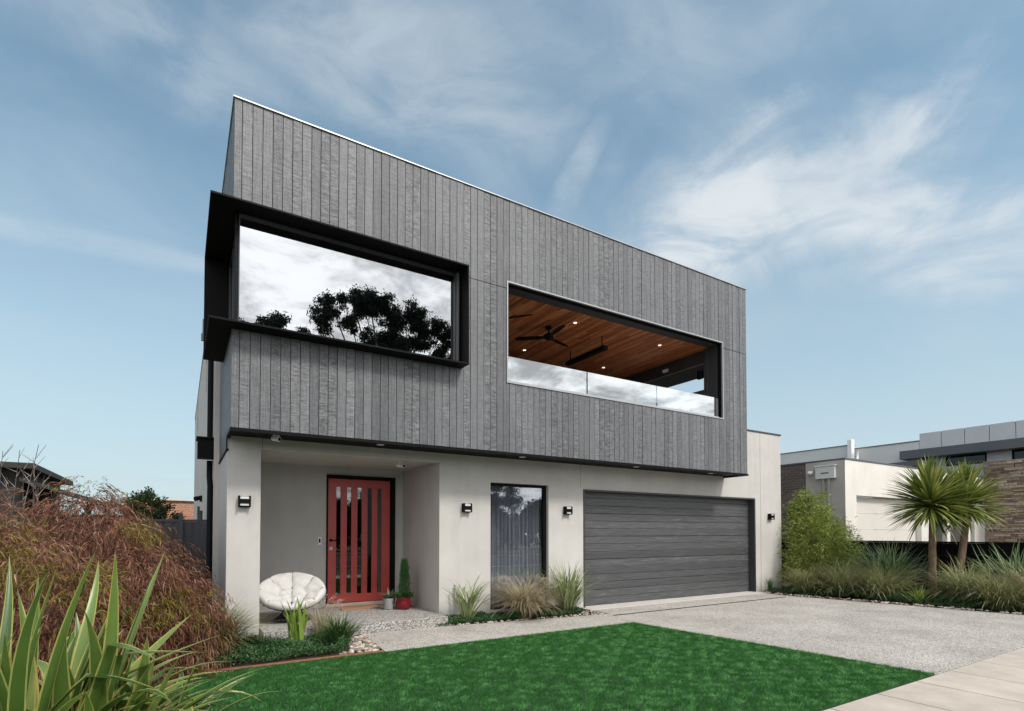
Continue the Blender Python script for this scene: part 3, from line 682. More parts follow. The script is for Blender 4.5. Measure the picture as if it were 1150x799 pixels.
# garage door
gx0, gx1, gz1 = 6.875, 12.475, 2.385
f = MB(); f.box(gx0 + .002, gx0 + .035, YF - .012, YF + .19, 0.013, gz1 - .002); f.box(gx1 - .05, gx1 - .002, YF - .012, YF + .25, 0.013, gz1 - .002); f.box(gx0 + .037, gx1 - .052, YF - .012, YF + .19, gz1 - .035, gz1 - .002)
f.box(gx0 - .1, gx1 + .1, YF + .3, YF + .34, 0, 2.45)
f.build('garage_frame', M['charcoal'], house, bevel=.002)
f = MB(); z = .02; k = 0
while z < gz1 - .03:
    z1 = min(z + .158, gz1 - .01); gap = .011 if k % 3 == 2 else .006
    d = 0 if (k // 3) % 1 == 0 else 0
    f.box(gx0 + .04, gx1 - .055, YF + .15, YF + .19, z, z1 - gap); z += .158; k += 1
f.box(gx0 + .04, gx1 - .055, YF + .175, YF + .22, .014, gz1 - .04)
f.build('garage_door', M['garage'], house, bevel=.003)

# front door
dz0, dz1 = .215, 2.515
f = MB(); f.box(2.277, 2.299, 10.17, 10.28, .175, 2.583); f.box(3.475, 3.573, 10.17, 10.28, .175, 2.583); f.box(2.30, 3.474, 10.17, 10.28, 2.518, 2.583)
fr = f.build('door_frame', M['black'], house, bevel=.002)
f = MB(); f.box(2.25, 3.50, 10.08, 10.168, .152, .212); f.build('door_sill', M['timber'], fr, bevel=.004)
slots = [(2.451, 2.532), (2.647, 2.729), (2.842, 2.924), (3.034, 3.116), (3.225, 3.307)]
us = [2.301] + [v for s in slots for v in s] + [3.473]
f = MB(); f.grid(us, [dz0, .365, 2.365, dz1], lambda u, z: not (.365 < z < 2.365 and any(a < u < b for a, b in slots)), 10.195, 10.24)
dr = f.build('front_door', M['red'], house, bevel=.003)
for a, c in slots: f = MB(); f.box(a, c, 10.215, 10.221, .365, 2.365); f.build('pane', M['glass_door'], dr)
f = MB(); f.lathe((0, 0, 0), [(.0, 0)]) if False else None
f.tube([(2.355, 10.195, 1.373), (2.355, 10.182, 1.373)], .027, 18); f.tube([(2.355, 10.185, 1.373), (2.355, 10.135, 1.373), (2.37, 10.13, 1.373), (2.46, 10.13, 1.373)], .010, 10); f.build('handle', M['black'], dr)
f = MB(); f.box(2.325, 2.385, 10.18, 10.195, 1.19, 1.255); f.tube([(2.355, 10.18, 1.222), (2.355, 10.174, 1.222)], .018, 14); f.build('lock', M['stainless'], dr, bevel=.003)
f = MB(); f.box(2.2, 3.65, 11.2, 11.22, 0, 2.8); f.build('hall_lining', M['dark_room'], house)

# small fittings
def wall_light(x, y, z, face='y'):
    f = MB(); f.box(x - .060, x + .060, y - .02, y, z - .07, z + .07); f.box(x - .078, x - .058, y - .10, y - .0, z - .078, z + .078); f.box(x + .058, x + .078, y - .10, y - .0, z - .078, z + .078)
    f.box(x - .057, x + .057, y - .098, y - .021, z - .03, z + .03); f.box(x - .057, x + .057, y - .07, y - .021, z - .078, z - .064)
    o = f.build('wall_light', M['black'], house, bevel=.003)
    for q0, q1 in ((.031, .062), (-.062, -.031)): f = MB(); f.box(x - .056, x + .056, y - .085, y - .022, z + q0, z + q1); f.build('diffuser', M['diffuser'], o, bevel=.003)
    return o
wall_light(.757, YF, 1.955); wall_light(4.245, YF, 1.945); wall_light(6.45, YF, 1.945); wall_light(13.08, YF, 1.925)
f = MB(); f.box(2.125, 2.185, 10.178, 10.199, 1.29, 1.43); db = f.build('doorbell', M['white'], house, bevel=.006)
f = MB(); f.box(2.14, 2.17, 10.174, 10.179, 1.33, 1.405); f.build('button', M['black'], db, bevel=.003)
def camera_unit(x, y, z):
    f = MB(); f.lathe((x, y, z - .03), [(.035, 0), (.045, .01), (.045, .03)], 20); f.tube([(x, y, z - .03), (x + .01, y - .01, z - .05)], .014)
    f.tube([(x - .035, y + .05, z - .055), (x + .035, y - .05, z - .075)], [.032, .034], 18)
    c = f.build('security_camera', M['white'], house)
    f = MB(); f.tube([(x + .035, y - .05, z - .075), (x + .038, y - .055, z - .076)], .024, 18); f.build('lens', M['black'], c)
camera_unit(1.10, 7.98, 2.868); camera_unit(3.2, 8.85, 2.728)
# rainwater head and downpipe on the side wall
f = MB(); f.tube([(.40, 10.36, 6.3), (.40, 10.36, 3.1)], .045, 10); f.tube([(.40, 10.36, 2.72), (.40, 10.36, 2.45), (.41, 10.30, 2.3), (.41, 10.30, .0)], .045, 10)
dp = f.build('downpipe', M['black'], house)
f = MB(); f.box(.22, .453, 10.22, 10.56, 2.76, 3.06); f.box(.20, .453, 10.20, 10.58, 3.062, 3.10); f.build('rain_head', M['black'], dp, bevel=.006)
f = MB(); f.box(.40, .453, 15.7, 15.9, 2.3, 2.45); f.tube([(.43, 15.8, 2.4), (.30, 15.7, 2.36)], [.05, .06], 12); f.build('side_lamp', M['black'], house)
f = MB(); f.tube([(.42, 15.2, 2.05), (.42, 15.2, .1)], .03, 8); f.build('side_pipe', M['greyframe'], house); f = MB(); f.tube([(.42, 17.6, 2.25), (.42, 17.6, .1)], .03, 8); f.build('side_pipe', M['greyframe'], house)

f = MB(); f.tube([(.452, 11.6, 5.55), (.33, 11.6, 5.55), (.31, 11.6, 5.53), (.31, 11.6, 5.25)], .010, 6); f.box(.28, .34, 11.57, 11.63, 5.12, 5.25); f.build('aerial_bracket', M['greyframe'], house)

# ------------------------------------------------------------------ chair, pots, mat
cx, cy, cz = 1.50, 9.0, .15
chair = empty('papasan_chair', (cx, cy, cz), 'round black wicker bowl chair with cream tufted cushion on the porch', 'chair')
f = MB(); cols_ = 18
for k in range(cols_):
    for dirn in (-1, 1):
        pts = []
        for i in range(9):
            t = i / 8; a = 2 * math.pi * k / cols_ + dirn * t * .9; r = .25 - .20 * math.sin(math.pi * t) * .55 + (.03 if t > .9 else 0); r = .27 - .13 * math.sin(math.pi * min(1, t * 1.05))
            pts.append((cx + r * math.cos(a), cy + r * math.sin(a), cz + .01 + .30 * t))
        f.tube(pts, .0065, 5)
for r, z in ((.27, .012), (.145, .16), (.24, .30)):
    f.tube([(cx + r * math.cos(a), cy + r * math.sin(a), cz + z) for a in np.linspace(0, 2 * math.pi, 33)], .012, 6, cap=False)
f.build('base', M['wicker'], chair)
tilt = R(27); azt = R(-100)    # the bowl opens towards the street
ax = Vector((math.cos(azt), math.sin(azt), 0)); up = Vector((ax.x * math.sin(tilt), ax.y * math.sin(tilt), math.cos(tilt))); e1 = Vector((0, 0, 1)).cross(ax).normalized(); e2 = up.cross(e1)
C0 = Vector((cx, cy + .03, cz + .30))
def bowl(r, th, off): return C0 + e1 * r * math.cos(th) + e2 * r * math.sin(th) + up * (off + .42 * r * r / .27 * .36)
f = MB(); RM = .465
f.tube([bowl(RM, a, .01) for a in np.linspace(0, 2 * math.pi, 49)], .016, 8, cap=False)
f.tube([bowl(.3, a, .0) for a in np.linspace(0, 2 * math.pi, 41)], .010, 6, cap=False)
for k in range(28): f.tube([bowl(r, 2 * math.pi * k / 28, .0) for r in (.06, .15, .25, .36, .44, .5)], .007, 5)
f.build('bowl', M['wicker'], chair)
V = []; F = []; nr, na = 26, 120
RC = .505
def cushion_h(t, th):
    s0 = .05 + .75 * max(0, min(1, (t - .6) / .3))
    seam = s0 + (1 - s0) * abs(math.sin(4 * th)) ** .3 if t > .40 else .4 + .6 * abs(math.sin(2 * th)) ** .4
    ring = min(1, abs(t - .40) / .13) ** .6; cen = min(1, t / .16) ** .6; rim = max(0, 1 - (max(0, t - .80) / .20) ** 2) ** .5
    return .02 + .10 * seam * (.45 + .55 * ring) * (.4 + .6 * cen) * rim + .02 * rim
for i in range(nr + 1):
    for j in range(na):
        t = i / nr; th = 2 * math.pi * j / na; r = RC * t
        rim = max(0, 1 - (max(0, t - .80) / .20) ** 2) ** .5
        wob = .006 * math.sin(9 * th + 7 * t * 3) * rim
        V.append(tuple(bowl(r, th, cushion_h(t, th) + wob)))
for i in range(nr + 1):
    for j in range(na):
        t = i / nr; th = 2 * math.pi * j / na
        V.append(tuple(bowl(RC * t * .985, th, .018 if t < .96 else .02)))
o2 = (nr + 1) * na
for i in range(nr):
    for j in range(na):
        j2 = (j + 1) % na
        F.append((i * na + j, (i + 1) * na + j, (i + 1) * na + j2, i * na + j2)); F.append((o2 + i * na + j, o2 + i * na + j2, o2 + (i + 1) * na + j2, o2 + (i + 1) * na + j))
for j in range(na): j2 = (j + 1) % na; F.append((nr * na + j, o2 + nr * na + j, o2 + nr * na + j2, nr * na + j2))
cu = mesh_np('cushion', V, F, M['white_fabric'], chair, smooth=True)
f = MB()
for k in range(8):
    th = math.pi * k / 4
    f.tube([bowl(RC * t_, th, cushion_h(t_, th) + .003) for t_ in (.42, .5, .6, .7, .77, .83, .88, .92)], .0048, 5)
for k in range(4):
    th = math.pi * k / 2; f.tube([bowl(RC * t_, th, cushion_h(t_, th) + .002) for t_ in (.04, .1, .2, .3, .38)], .004, 5)
f.build('seam', M['wicker'], cu)  # dark tubes along the seams paint in the crease shade
for k in range(9):
    th = 2 * math.pi * k / 8; r = .22 if k < 8 else 0
    c = bowl(r, th, .062); f = MB(); f.lathe(tuple(c), [(.0, .010), (.014, .008), (.017, 0), (0, -.004)], 10); f.build('button', M['wicker'], cu)

pot = empty('red_pot', (3.40, 9.22, .15), 'glossy red pot of upright green conifer beside the front door', 'pot plant')
f = MB(); f.lathe((3.40, 9.22, .15), [(.085, 0), (.115, .02), (.135, .08), (.135, .14), (.12, .19), (.135, .205), (.135, .22), (.115, .22), (.108, .19), (0, .19)], 32); f.build('pot', M['red_glaze'], pot)
rng = np.random.default_rng(21)
n = 3800; t = rng.random(n) ** .8; a_ = rng.uniform(0, 6.283, n); rr = (.085 * (1 - t) ** .5 + .012) * (.35 + .65 * np.minimum(1, t * 5 + .3)) * (1 + .25 * np.sin(t * 23) * np.sin(a_ * 3 + t * 9)) * np.sqrt(rng.random(n)); a = a_
P = np.stack([3.42 + rr * np.cos(a), 9.24 + rr * np.sin(a), .36 + t * .62], 1); D = np.stack([np.cos(a) * .35, np.sin(a) * .35, np.ones(n)], 1) + rng.normal(0, .15, (n, 3))
V, F = leaflets(P, D, rng.uniform(.04, .12, n), rng.uniform(.003, .006, n), 0, rng); mesh_np('foliage', V, F, M['conifer'], pot)
n = 900; a = rng.uniform(0, 6.283, n); rr = .15 * np.sqrt(rng.random(n)); P = np.stack([3.40 + rr * np.cos(a), 9.20 + rr * np.sin(a), .36 + .08 * rng.random(n)], 1); D = np.stack([np.cos(a), np.sin(a), rng.uniform(.2, 1, n)], 1)
V, F = leaflets(P, D, rng.uniform(.02, .05, n), rng.uniform(.012, .022, n), .1, rng); mesh_np('succulent', V, F, M['cover'], pot)
pot = empty('grey_pot', (3.16, 9.33, .15), 'small grey cement pot of spiky succulent left of the red pot', 'pot plant')
f = MB(); f.lathe((3.16, 9.33, .15), [(.08, 0), (.088, .02), (.098, .19), (.10, .2), (.09, .2), (.086, .18), (0, .18)], 28); f.build('pot', M['grey_pot'], pot)
n = 90; a = rng.uniform(0, 6.283, n)
V, F, C = blades(rng, np.stack([3.16 + .02 * np.cos(a), 9.33 + .02 * np.sin(a), np.full(n, .33)], 1), a, rng.uniform(.12, .24, n), rng.uniform(.1, 1.2, n), rng.uniform(.7, 1.7, n), rng.uniform(.012, .02, n), 4, 1, 2, .2)
mesh_np('foliage', V, F, M['succ'], pot, smooth=True)
f = MB(); f.box(2.42, 3.12, 9.60, 10.05, .152, .170); o = f.build('doormat', M['mat'], None, (2.77, 9.8, .15), bevel=.004); tag(o, 'tan coir doormat in front of the red front door', 'doormat')

# ------------------------------------------------------------------ plants near the house
tag(clump('strappy_grass', (4.12, 8.12, 0), 80, (.55, 1.05), (.016, .030), (.0, .6), (.7, 2.0), M['palestrap'], 'loose pale green strap leaf clump against the wall between porch and window', 'grass clump', seed=1, rad=.06, cols=3, power=1.8), group='plants under the ground floor window')
def plumes(cx, cy, cz, n, R0, H0):
    def fn(rng):
        P = []; a = rng.uniform(0, 6.283, n); Ps = []; Ds = []; Ls = []; Ws = []
        for i in range(n):
            rr = R0 * rng.uniform(.4, 1); h = H0 * rng.uniform(.75, 1.1)
            c = np.array([cx + rr * np.cos(a[i]), cy + rr * np.sin(a[i]), cz + h]); d = np.array([np.cos(a[i]) * .8, np.sin(a[i]) * .8, .35 + .3 * rng.random()])
            m = 26; tt = rng.random(m); Ps.append(c + d * (tt * .14)[:, None]); Ds.append(d + rng.normal(0, .45, (m, 3))); Ls.append(rng.uniform(.02, .045, m)); Ws.append(np.full(m, .004))
        return leaflets(np.concatenate(Ps), np.concatenate(Ds), np.concatenate(Ls), np.concatenate(Ws), .2, rng)
    return fn
clump('fountain_grass', (5.22, 8.05, 0), 1300, (.6, 1.08), (.006, .010), (.0, .8), (1.2, 2.5), M['fountain'], 'broad tan fountain grass mound under the ground floor window', 'grass clump', 'plants under the ground floor window', 2, .13, extra=plumes(5.22, 8.05, 0, 80, .55, .66))
clump('strappy_grass', (6.12, 7.98, 0), 330, (.6, 1.15), (.012, .02), (.0, .65), (.5, 2.0), M['palestrap'], 'tall green strap leaf clump between window and garage door', 'grass clump', 'plants under the ground floor window', 3, .10, cols=3, power=1.7)
# beside the column and the front of the left bed
clump('yellow_sedge', (.36, 7.50, 0), 900, (.55, .98), (.006, .010), (.0, .8), (.9, 2.2), M['lime'] if False else M['tussock'], 'arching straw green sedge at the foot of the white column', 'grass clump', None, 4, .1, bias=(-.4, .35))
clump('lime_flax', (1.30, 7.55, 0), 24, (.4, .72), (.035, .05), (.0, .22), (.1, .8), M['lime'], 'lime green upright flax in front of the bowl chair', 'flax plant', None, 5, .10, cols=3, power=1.6, fold=.3)
clump('dark_strap_lily', (1.82, 7.38, 0), 230, (.3, .56), (.010, .016), (.0, .9), (.5, 1.6), M['dkgreen'], 'dark green spiky strap clump beside the end of the porch path', 'grass clump', None, 6, .09, cols=3)
clump('feather_grass', (1.72, 7.95, 0), 260, (.35, .66), (.003, .005), (.0, .6), (.4, 1.5), M['fountain'], 'wispy blonde feather grass behind the dark strap clump', 'grass clump', None, 7, .08, extra=plumes(1.72, 7.95, 0, 30, .22, .50))

def cover_stuff(name, polyfn, n, zmax, label, mat=M['cover'], size=(.018, .04), seed=0):
    rng = np.random.default_rng(seed); X, Y = polyfn(rng, n); n = len(X)
    h = zmax * (.45 + .35 * np.clip(fbm(X * 2, Y * 2, 4, seed), -1, 1)); Z = np.maximum(.005, h * rng.random(n) ** .5)
    a = rng.uniform(0, 6.283, n); D = np.stack([np.cos(a), np.sin(a), rng.uniform(.1, 1.8, n)], 1)
    V, F = leaflets(np.stack([X, Y, Z], 1), D, rng.uniform(*size, n), rng.uniform(.008, .016, n), .1, rng)
    return tag(mesh_np(name, V, F, mat), label, 'ground cover', kind='stuff')
def inpoly(poly):
    P_ = np.array(poly)
    def fn(rng, n):
        x0, y0 = P_.min(0); x1, y1 = P_.max(0); X = rng.uniform(x0, x1, n); Y = rng.uniform(y0, y1, n); ins = np.zeros(n, bool)
        for (ax_, ay_), (bx_, by_) in zip(poly, poly[1:] + poly[:1]):
            c = ((ay_ > Y) != (by_ > Y)) & (X < (bx_ - ax_) * (Y - ay_) / (by_ - ay_ + 1e-12) + ax_); ins ^= c
        return X[ins], Y[ins]
    return fn
cover_stuff('ground_cover', inpoly([(-.1, 6.84), (1.75, 6.86), (1.95, 7.3), (1.9, 7.9), (1.0, 8.0), (.5, 8.4), (-.1, 8.2)]), 46000, .25, 'dense dark green ground cover filling the bed left of the path', seed=31)
cover_stuff('ground_cover', inpoly([(3.5, 8.06), (4.6, 7.98), (6.3, 7.8), (6.5, 8.0), (6.3, 8.4), (3.8, 8.42)]), 22000, .16, 'low green ground cover under the ground floor window', seed=32, size=(.03, .065))
cover_stuff('ground_cover', inpoly([(12.66, 8.35), (12.6, 7.9), (12.95, 6.9), (13.15, 5.6), (13.35, 4.4), (13.6, 3.2), (15.0, 3.2), (14.8, 6), (14.2, 8.3)]), 60000, .26, 'dark green ground cover along the front of the right hand bed', seed=33, size=(.025, .055))

def pebbles(name, polyfn, n, label, seed=0, size=(.018, .045)):
    rng = np.random.default_rng(seed); X, Y = polyfn(rng, n); n = len(X)
    import bmesh
    bm = bmesh.new(); bmesh.ops.create_icosphere(bm, subdivisions=2, radius=1); bv = np.array([v.co[:] for v in bm.verts]); bf = np.array([[v.index for v in f.verts] for f in bm.faces]); bm.free()
    s = rng.uniform(*size, n); sc_ = np.stack([s, s * rng.uniform(.6, .9, n), s * rng.uniform(.4, .6, n)], 1); a = rng.uniform(0, 6.283, n)
    vv = bv[None] * sc_[:, None]; x = vv[..., 0] * np.cos(a)[:, None] - vv[..., 1] * np.sin(a)[:, None]; y = vv[..., 0] * np.sin(a)[:, None] + vv[..., 1] * np.cos(a)[:, None]
    V = np.stack([x + X[:, None], y + Y[:, None], vv[..., 2] + (s * .25)[:, None]], -1).reshape(-1, 3)
    F = (bf[None] + (np.arange(n) * len(bv))[:, None, None]).reshape(-1, 3)
    return tag(mesh_np(name, V, F, M['pebble'], smooth=True), label, 'pebbles', kind='stuff')
pebbles('pebbles', inpoly([(1.65, 6.82), (2.2, 6.8), (2.36, 7.9), (2.0, 7.9), (1.9, 7.1)]), 420, 'tan river pebbles at the corner of the left bed beside the path', 41)
pebbles('pebbles', inpoly([(3.4, 8.03), (6.84, 7.63), (6.84, 8.3), (6.3, 8.3), (6.3, 7.85), (3.5, 8.12)]), 900, 'river pebbles edging the bed under the window', 42, (.012, .03))
pebbles('pebbles', inpoly([(12.46, 8.2), (12.44, 7.6), (12.64, 6.6), (13.42, 2.65), (13.7, 2.65), (12.95, 6.6), (12.75, 7.7), (12.7, 8.3)]), 1500, 'river pebbles edging the driveway along the right hand bed', 43, (.018, .04))

# ------------------------------------------------------------------ weeping maples (left)
def maple(name, loc, mounds, label, dens, seed):
    rng = np.random.default_rng(seed); root = empty(name, loc, label, 'shrub', 'weeping maples left of the house')
    Ps = []; Ds = []; br = MB(); OL = []
    for (mx, my, mz, rx, ry, rz, wgt) in mounds:
        n = int(dens * wgt); a = rng.uniform(0, 6.283, n); ph = rng.random(n) ** .6 * math.pi * .62
        rs = .98 - .55 * rng.random(n) ** 1.6 + .11 * np.sin(a * 3 + ph * 5 + seed) + .08 * np.sin(a * 8 + 5 * ph)
        q = np.stack([mx + rx * rs * np.sin(ph) * np.cos(a), my + ry * rs * np.sin(ph) * np.sin(a), mz + rz * rs * np.cos(ph)], 1)
        a2 = a + rng.normal(0, .75, n); el = .35 - ph * .45 + rng.normal(0, .3, n); sl_ = rng.uniform(.16, .40, n)
        for s_ in range(10):     # leaflets hang along every arching sprig
            tt = (s_ + rng.random(n)) / 10
            e_ = el - 1.5 * tt
            pos = q + np.stack([np.cos(a2) * sl_ * tt, np.sin(a2) * sl_ * tt, np.sin(el) * sl_ * tt - .55 * sl_ * tt ** 2], 1) + rng.normal(0, .006, (n, 3))
            D = np.stack([np.cos(a2) * np.cos(e_), np.sin(a2) * np.cos(e_), np.sin(e_)], 1) + rng.normal(0, .30, (n, 3))
            kp = pos[:, 2] > .03; Ps.append(pos[kp]); Ds.append(D[kp])
        for k in range(26):
            aa = rng.uniform(0, 6.283); pts = []
            for i in range(7):
                t = i / 6; pp = t * rng.uniform(1.2, 1.5) if False else t * 1.35
                pts.append((mx + rx * .9 * math.sin(pp) * math.cos(aa) * min(1, t * 1.2), my + ry * .9 * math.sin(pp) * math.sin(aa) * min(1, t * 1.2), max(.02, mz - .5 * rz * (1 - t) ** 2 + rz * .93 * math.cos(pp) * (.45 + .55 * t))))
            br.tube(pts, [.014 * (1 - .8 * i / 6) for i in range(7)], 5)
        br.tube([(mx + .1, my, 0), (mx - .03, my + .05, mz * .5), (mx, my, mz + rz * .35)], [.05, .04, .025], 8)
    P = np.concatenate(Ps); D = np.concatenate(Ds); n = len(P)
    V, F = leaflets(P, D, rng.uniform(.05, .115, n), rng.uniform(.006, .012, n), .25, rng)
    pt = fbm(P[:, 0] * 1.2, P[:, 2] * 2.0, 4, seed); mi = ((pt > .62) & (rng.random(n) < .65)).astype(int)
    mesh_np('foliage', V, F, [M['maple'], M['maple_olive']], root, mi=mi)
    br.build('branches', M['bark'], root)
maple('weeping_maple', (-1.6, 8.3, 0), [(-1.15, 8.9, .75, 1.25, 1.1, 1.22, 1), (-2.2, 7.9, .7, 1.2, 1.1, 1.10, 1), (-.75, 8.3, .55, .65, .7, 1.18, .45), (-1.5, 6.9, .45, 1.1, .9, 1.05, .8), (-3.2, 8.0, .7, 1.2, 1.2, 1.3, .5), (-1.10, 9.5, 1.72, .46, .4, .55, .10)],
      'large red brown weeping maple mounding up to the left edge of the photo', 3600, 51)
maple('weeping_maple', (-.3, 7.1, 0), [(-.36, 7.15, .42, .66, .75, .84, 1), (-.85, 6.5, .3, .7, .7, .82, .7)],
      'smaller red brown weeping maple between the big maple and the white column', 3400, 52)

# big flax in the left foreground
def flax(loc, n, seed, upf=.36, ls=1.0, ws=1.0):
    rng = np.random.default_rng(seed)
    k = n; ba = rng.uniform(0, 6.283, k); r = .22 * np.sqrt(rng.random(k))
    base = np.stack([loc[0] + r * np.cos(ba) * 1.6, loc[1] + r * np.sin(ba), np.full(k, loc[2])], 1)
    az = ba + rng.normal(0, .5, k)
    up_ = rng.random(k) < upf
    th0 = np.where(up_, rng.uniform(.0, .28, k), rng.uniform(.15, .75, k)); th1 = np.where(up_, rng.uniform(.15, .7, k), rng.uniform(1.3, 2.4, k))
    Ln = np.where(up_, rng.uniform(.95, 1.5, k), rng.uniform(.9, 1.4, k)); w_ = rng.uniform(.058, .096, k) * ws; Ln = Ln * ls
    kt = rng.uniform(.45, .75, k); ka = np.where(rng.random(k) < .3, rng.uniform(.5, 1.3, k), 0)
    return blades(rng, base, az, Ln, th0, th1, w_, 14, 1.5, 5, .16, rng.uniform(-1.2, 1.2, k), .5, (kt, ka))
def flax_obj(name, loc, parts, label):
    V, F, C = merge(parts); V[:, 2] = np.maximum(V[:, 2], .01)
    o = mesh_np(name, V, F, [M['flax'], M['flax_edge']], None, loc, C, smooth=True); return tag(o, label, 'flax plant')
flax_obj('broad_flax', (-.62, 3.75, 0), [flax((-.72, 3.75, 0), 160, 61), flax((-.95, 3.55, 0), 45, 63), flax((-.50, 3.85, 0), 120, 64, .12, .74, 1.15), flax((-.34, 4.0, 0), 60, 69, .3, .62, .95)], 'big green flax of broad arching leaves filling the lower left corner')

# ------------------------------------------------------------------ right hand bed
def cordyline(base, top, rad, n, label, seed):
    rng = np.random.default_rng(seed); root = empty('cordyline_tree', base, label, 'tree', 'cordylines in the right hand bed')
    B, T = Vector(base), Vector(top); pts = []; rr = []
    for i in range(12):
        t = i / 11; p = B.lerp(T, t) + Vector((.03 * math.sin(t * 5 + seed), .03 * math.cos(t * 4), 0)); pts.append(p); rr.append((.085 - .025 * t + .03 * math.exp(-t * 9)) * (1 + .05 * math.sin(i * 2.7)))
    f = MB(); f.tube(pts, rr, 14); f.build('trunk', M['bark'], root)
    hz = rng.uniform(-.12, .30, n); az = rng.uniform(0, 6.283, n); t = (hz + .12) / .42
    th0 = np.clip(2.15 - 2.15 * t + rng.normal(0, .18, n), 0, 2.5); th1 = th0 + rng.uniform(.1, .45, n)
    base_ = np.stack([T.x + .04 * np.cos(az), T.y + .04 * np.sin(az), T.z + hz * .6], 1)
    V, F, C = blades(rng, base_, az, rad * rng.uniform(.78, 1.08, n), th0, th1, rng.uniform(.045, .068, n), 6, 1.6, 3, .25, 0 * az, .4)
    mesh_np('crown', V, F, M['cordyline'], root, smooth=True)
cordyline((14.5, 5.40, 0), (14.5, 5.44, 2.12), 1.0, 460, 'front cordyline palm with straight trunk and round spiky head', 71)
cordyline((14.95, 5.10, 0), (15.55, 5.15, 2.15), .92, 380, 'leaning cordyline palm behind the straight one', 72)

def bush(name, loc, blobs, n, mat, size, wid, label, cat, seed, group=None, stems=14, droop=.2):
    rng = np.random.default_rng(seed); root = empty(name, loc, label, cat, group); Ps = []; Ds = []
    tw = sum(b[-1] for b in blobs); st = MB()
    for (bx, by, bz, rx, ry, rz, wg) in blobs:
        m = int(n * wg / tw); k = max(8, m // 45)
        cd = rng.normal(size=(k, 3)); cd /= np.linalg.norm(cd, axis=1, keepdims=True); cr = (.45 + .6 * rng.random(k))[:, None]
        cc = np.array([bx, by, bz]) + cd * cr * np.array([rx, ry, rz])
        idx = rng.integers(0, k, m); P = cc[idx] + rng.normal(0, .085 * (rx + rz), (m, 3)) * .8
        D = cd[idx] + rng.normal(0, .6, (m, 3)) + np.array([0, 0, .25]); ok_ = P[:, 2] > .03
        Ps.append(P[ok_]); Ds.append(D[ok_])
        for q in range(stems):
            c = cc[rng.integers(0, k)]; st.tube([(loc[0] + rng.normal(0, .05), loc[1] + rng.normal(0, .05), loc[2]), ((loc[0] + c[0]) / 2, (loc[1] + c[1]) / 2, loc[2] + (c[2] - loc[2]) * .6), tuple(c)], [.018, .011, .004], 5)
    P = np.concatenate(Ps); D = np.concatenate(Ds); m = len(P)
    V, F = leaflets(P, D, rng.uniform(*size, m), rng.uniform(*wid, m), droop, rng)
    mesh_np('foliage', V, F, mat, root); st.build('stems', M['bark'], root)
    return root
bush('leafy_shrub', (14.2, 7.95, 0), [(14.15, 7.9, 1.2, .75, .7, .95, 1), (14.35, 8.1, 2.05, .55, .5, .55, .5), (13.95, 7.8, .6, .7, .7, .5, .5), (14.7, 7.7, 1.0, .55, .55, .8, .5)], 30000, M['bamboo'], (.06, .13), (.012, .024), 'bushy yellow green shrub against the end of the house', 'shrub', 73)

G2 = 'grasses in the right hand bed'
specs = [  # name, x, y, n, len, mat, label, spread
 ('tussock_grass', 13.15, 7.55, 750, (0.69, 1.19), M['tussock'], 'olive tussock grass under the bushy shrub nearest the house', 8),
 ('tussock_grass', 13.45, 6.85, 900, (0.69, 1.31), M['tussock'], 'drooping brown green tussock right of the bushy shrub', 9),
 ('strap_grass', 14.35, 6.25, 390, (0.88, 1.56), M['blue_green'], 'tall blue green strap leaf clump left of the cordyline trunks', 10),
 ('tussock_grass', 13.55, 6.05, 1050, (0.75, 1.31), M['tussock'], 'wide tussock grass in front of the blue green strap clump', 11),
 ('tussock_grass', 14.1, 4.65, 1200, (0.75, 1.38), M['tussock'], 'wide arching tussock right of the cordyline trunks', 12),
 ('tussock_grass', 13.75, 4.05, 1050, (0.62, 1.19), M['tussock'], 'low tussock grass at the driveway edge right of the cordylines', 13),
 ('tussock_grass', 14.3, 3.65, 1050, (0.75, 1.38), M['fountain'], 'tan tussock grass at the right edge of the photo', 14),
 ('strap_grass', 14.9, 4.1, 225, (1.00, 1.56), M['blue_green'], 'bright green strap leaf flax at the right edge before the stone wall', 15),
 ('tussock_grass', 13.9, 7.2, 750, (0.75, 1.25), M['tussock'], 'shaded olive tussock behind the drooping tussock', 16),
 ('tussock_grass', 14.9, 6.9, 750, (0.88, 1.38), M['tussock'], 'rear tussock grass along the dark boundary fence', 17)]
for nm_, x, y, n, lr, mt, lb, sd in specs:
    if nm_ == 'strap_grass': clump(nm_, (x, y, 0), n, lr, (.02, .036), (.0, .8), (.4, 2.0), mt, lb, 'grass clump', G2, sd, .12, cols=3, power=1.7)
    else: clump(nm_, (x, y, 0), n, lr, (.006, .011), (.0, .95), (1.1, 2.5), mt, lb, 'grass clump', G2, sd, .15)
clump('lime_flax', (13.35, 5.25, 0), 40, (.3, .5), (.02, .03), (.1, .8), (.5, 1.4), M['lime'], 'small lime green strap plant at the driveway edge below the cordylines', 'flax plant', None, 18, .05, cols=3)
clump('small_shoot', (12.72, 8.22, 0), 60, (.15, .42), (.012, .02), (.0, .35), (.1, .8), M['dkgreen'], 'tiny dark upright plant at the foot of the wall right of the garage', 'plant', None, 19, .04, cols=3)

# boundary fence
f = MB(); f.box(16.2, 16.26, 2.4, 12.0, -.05, 1.25); 
for y in np.arange(2.6, 12, .3): f.box(16.165, 16.198, y, y + .03, -.05, 1.22)
f.box(16.15, 16.28, 2.38, 12.02, 1.253, 1.29)
o = f.build('boundary_fence', M['black'], None, (16.2, 7, 0)); tag(o, 'low black metal fence between the garden bed and the white house', 'fence')

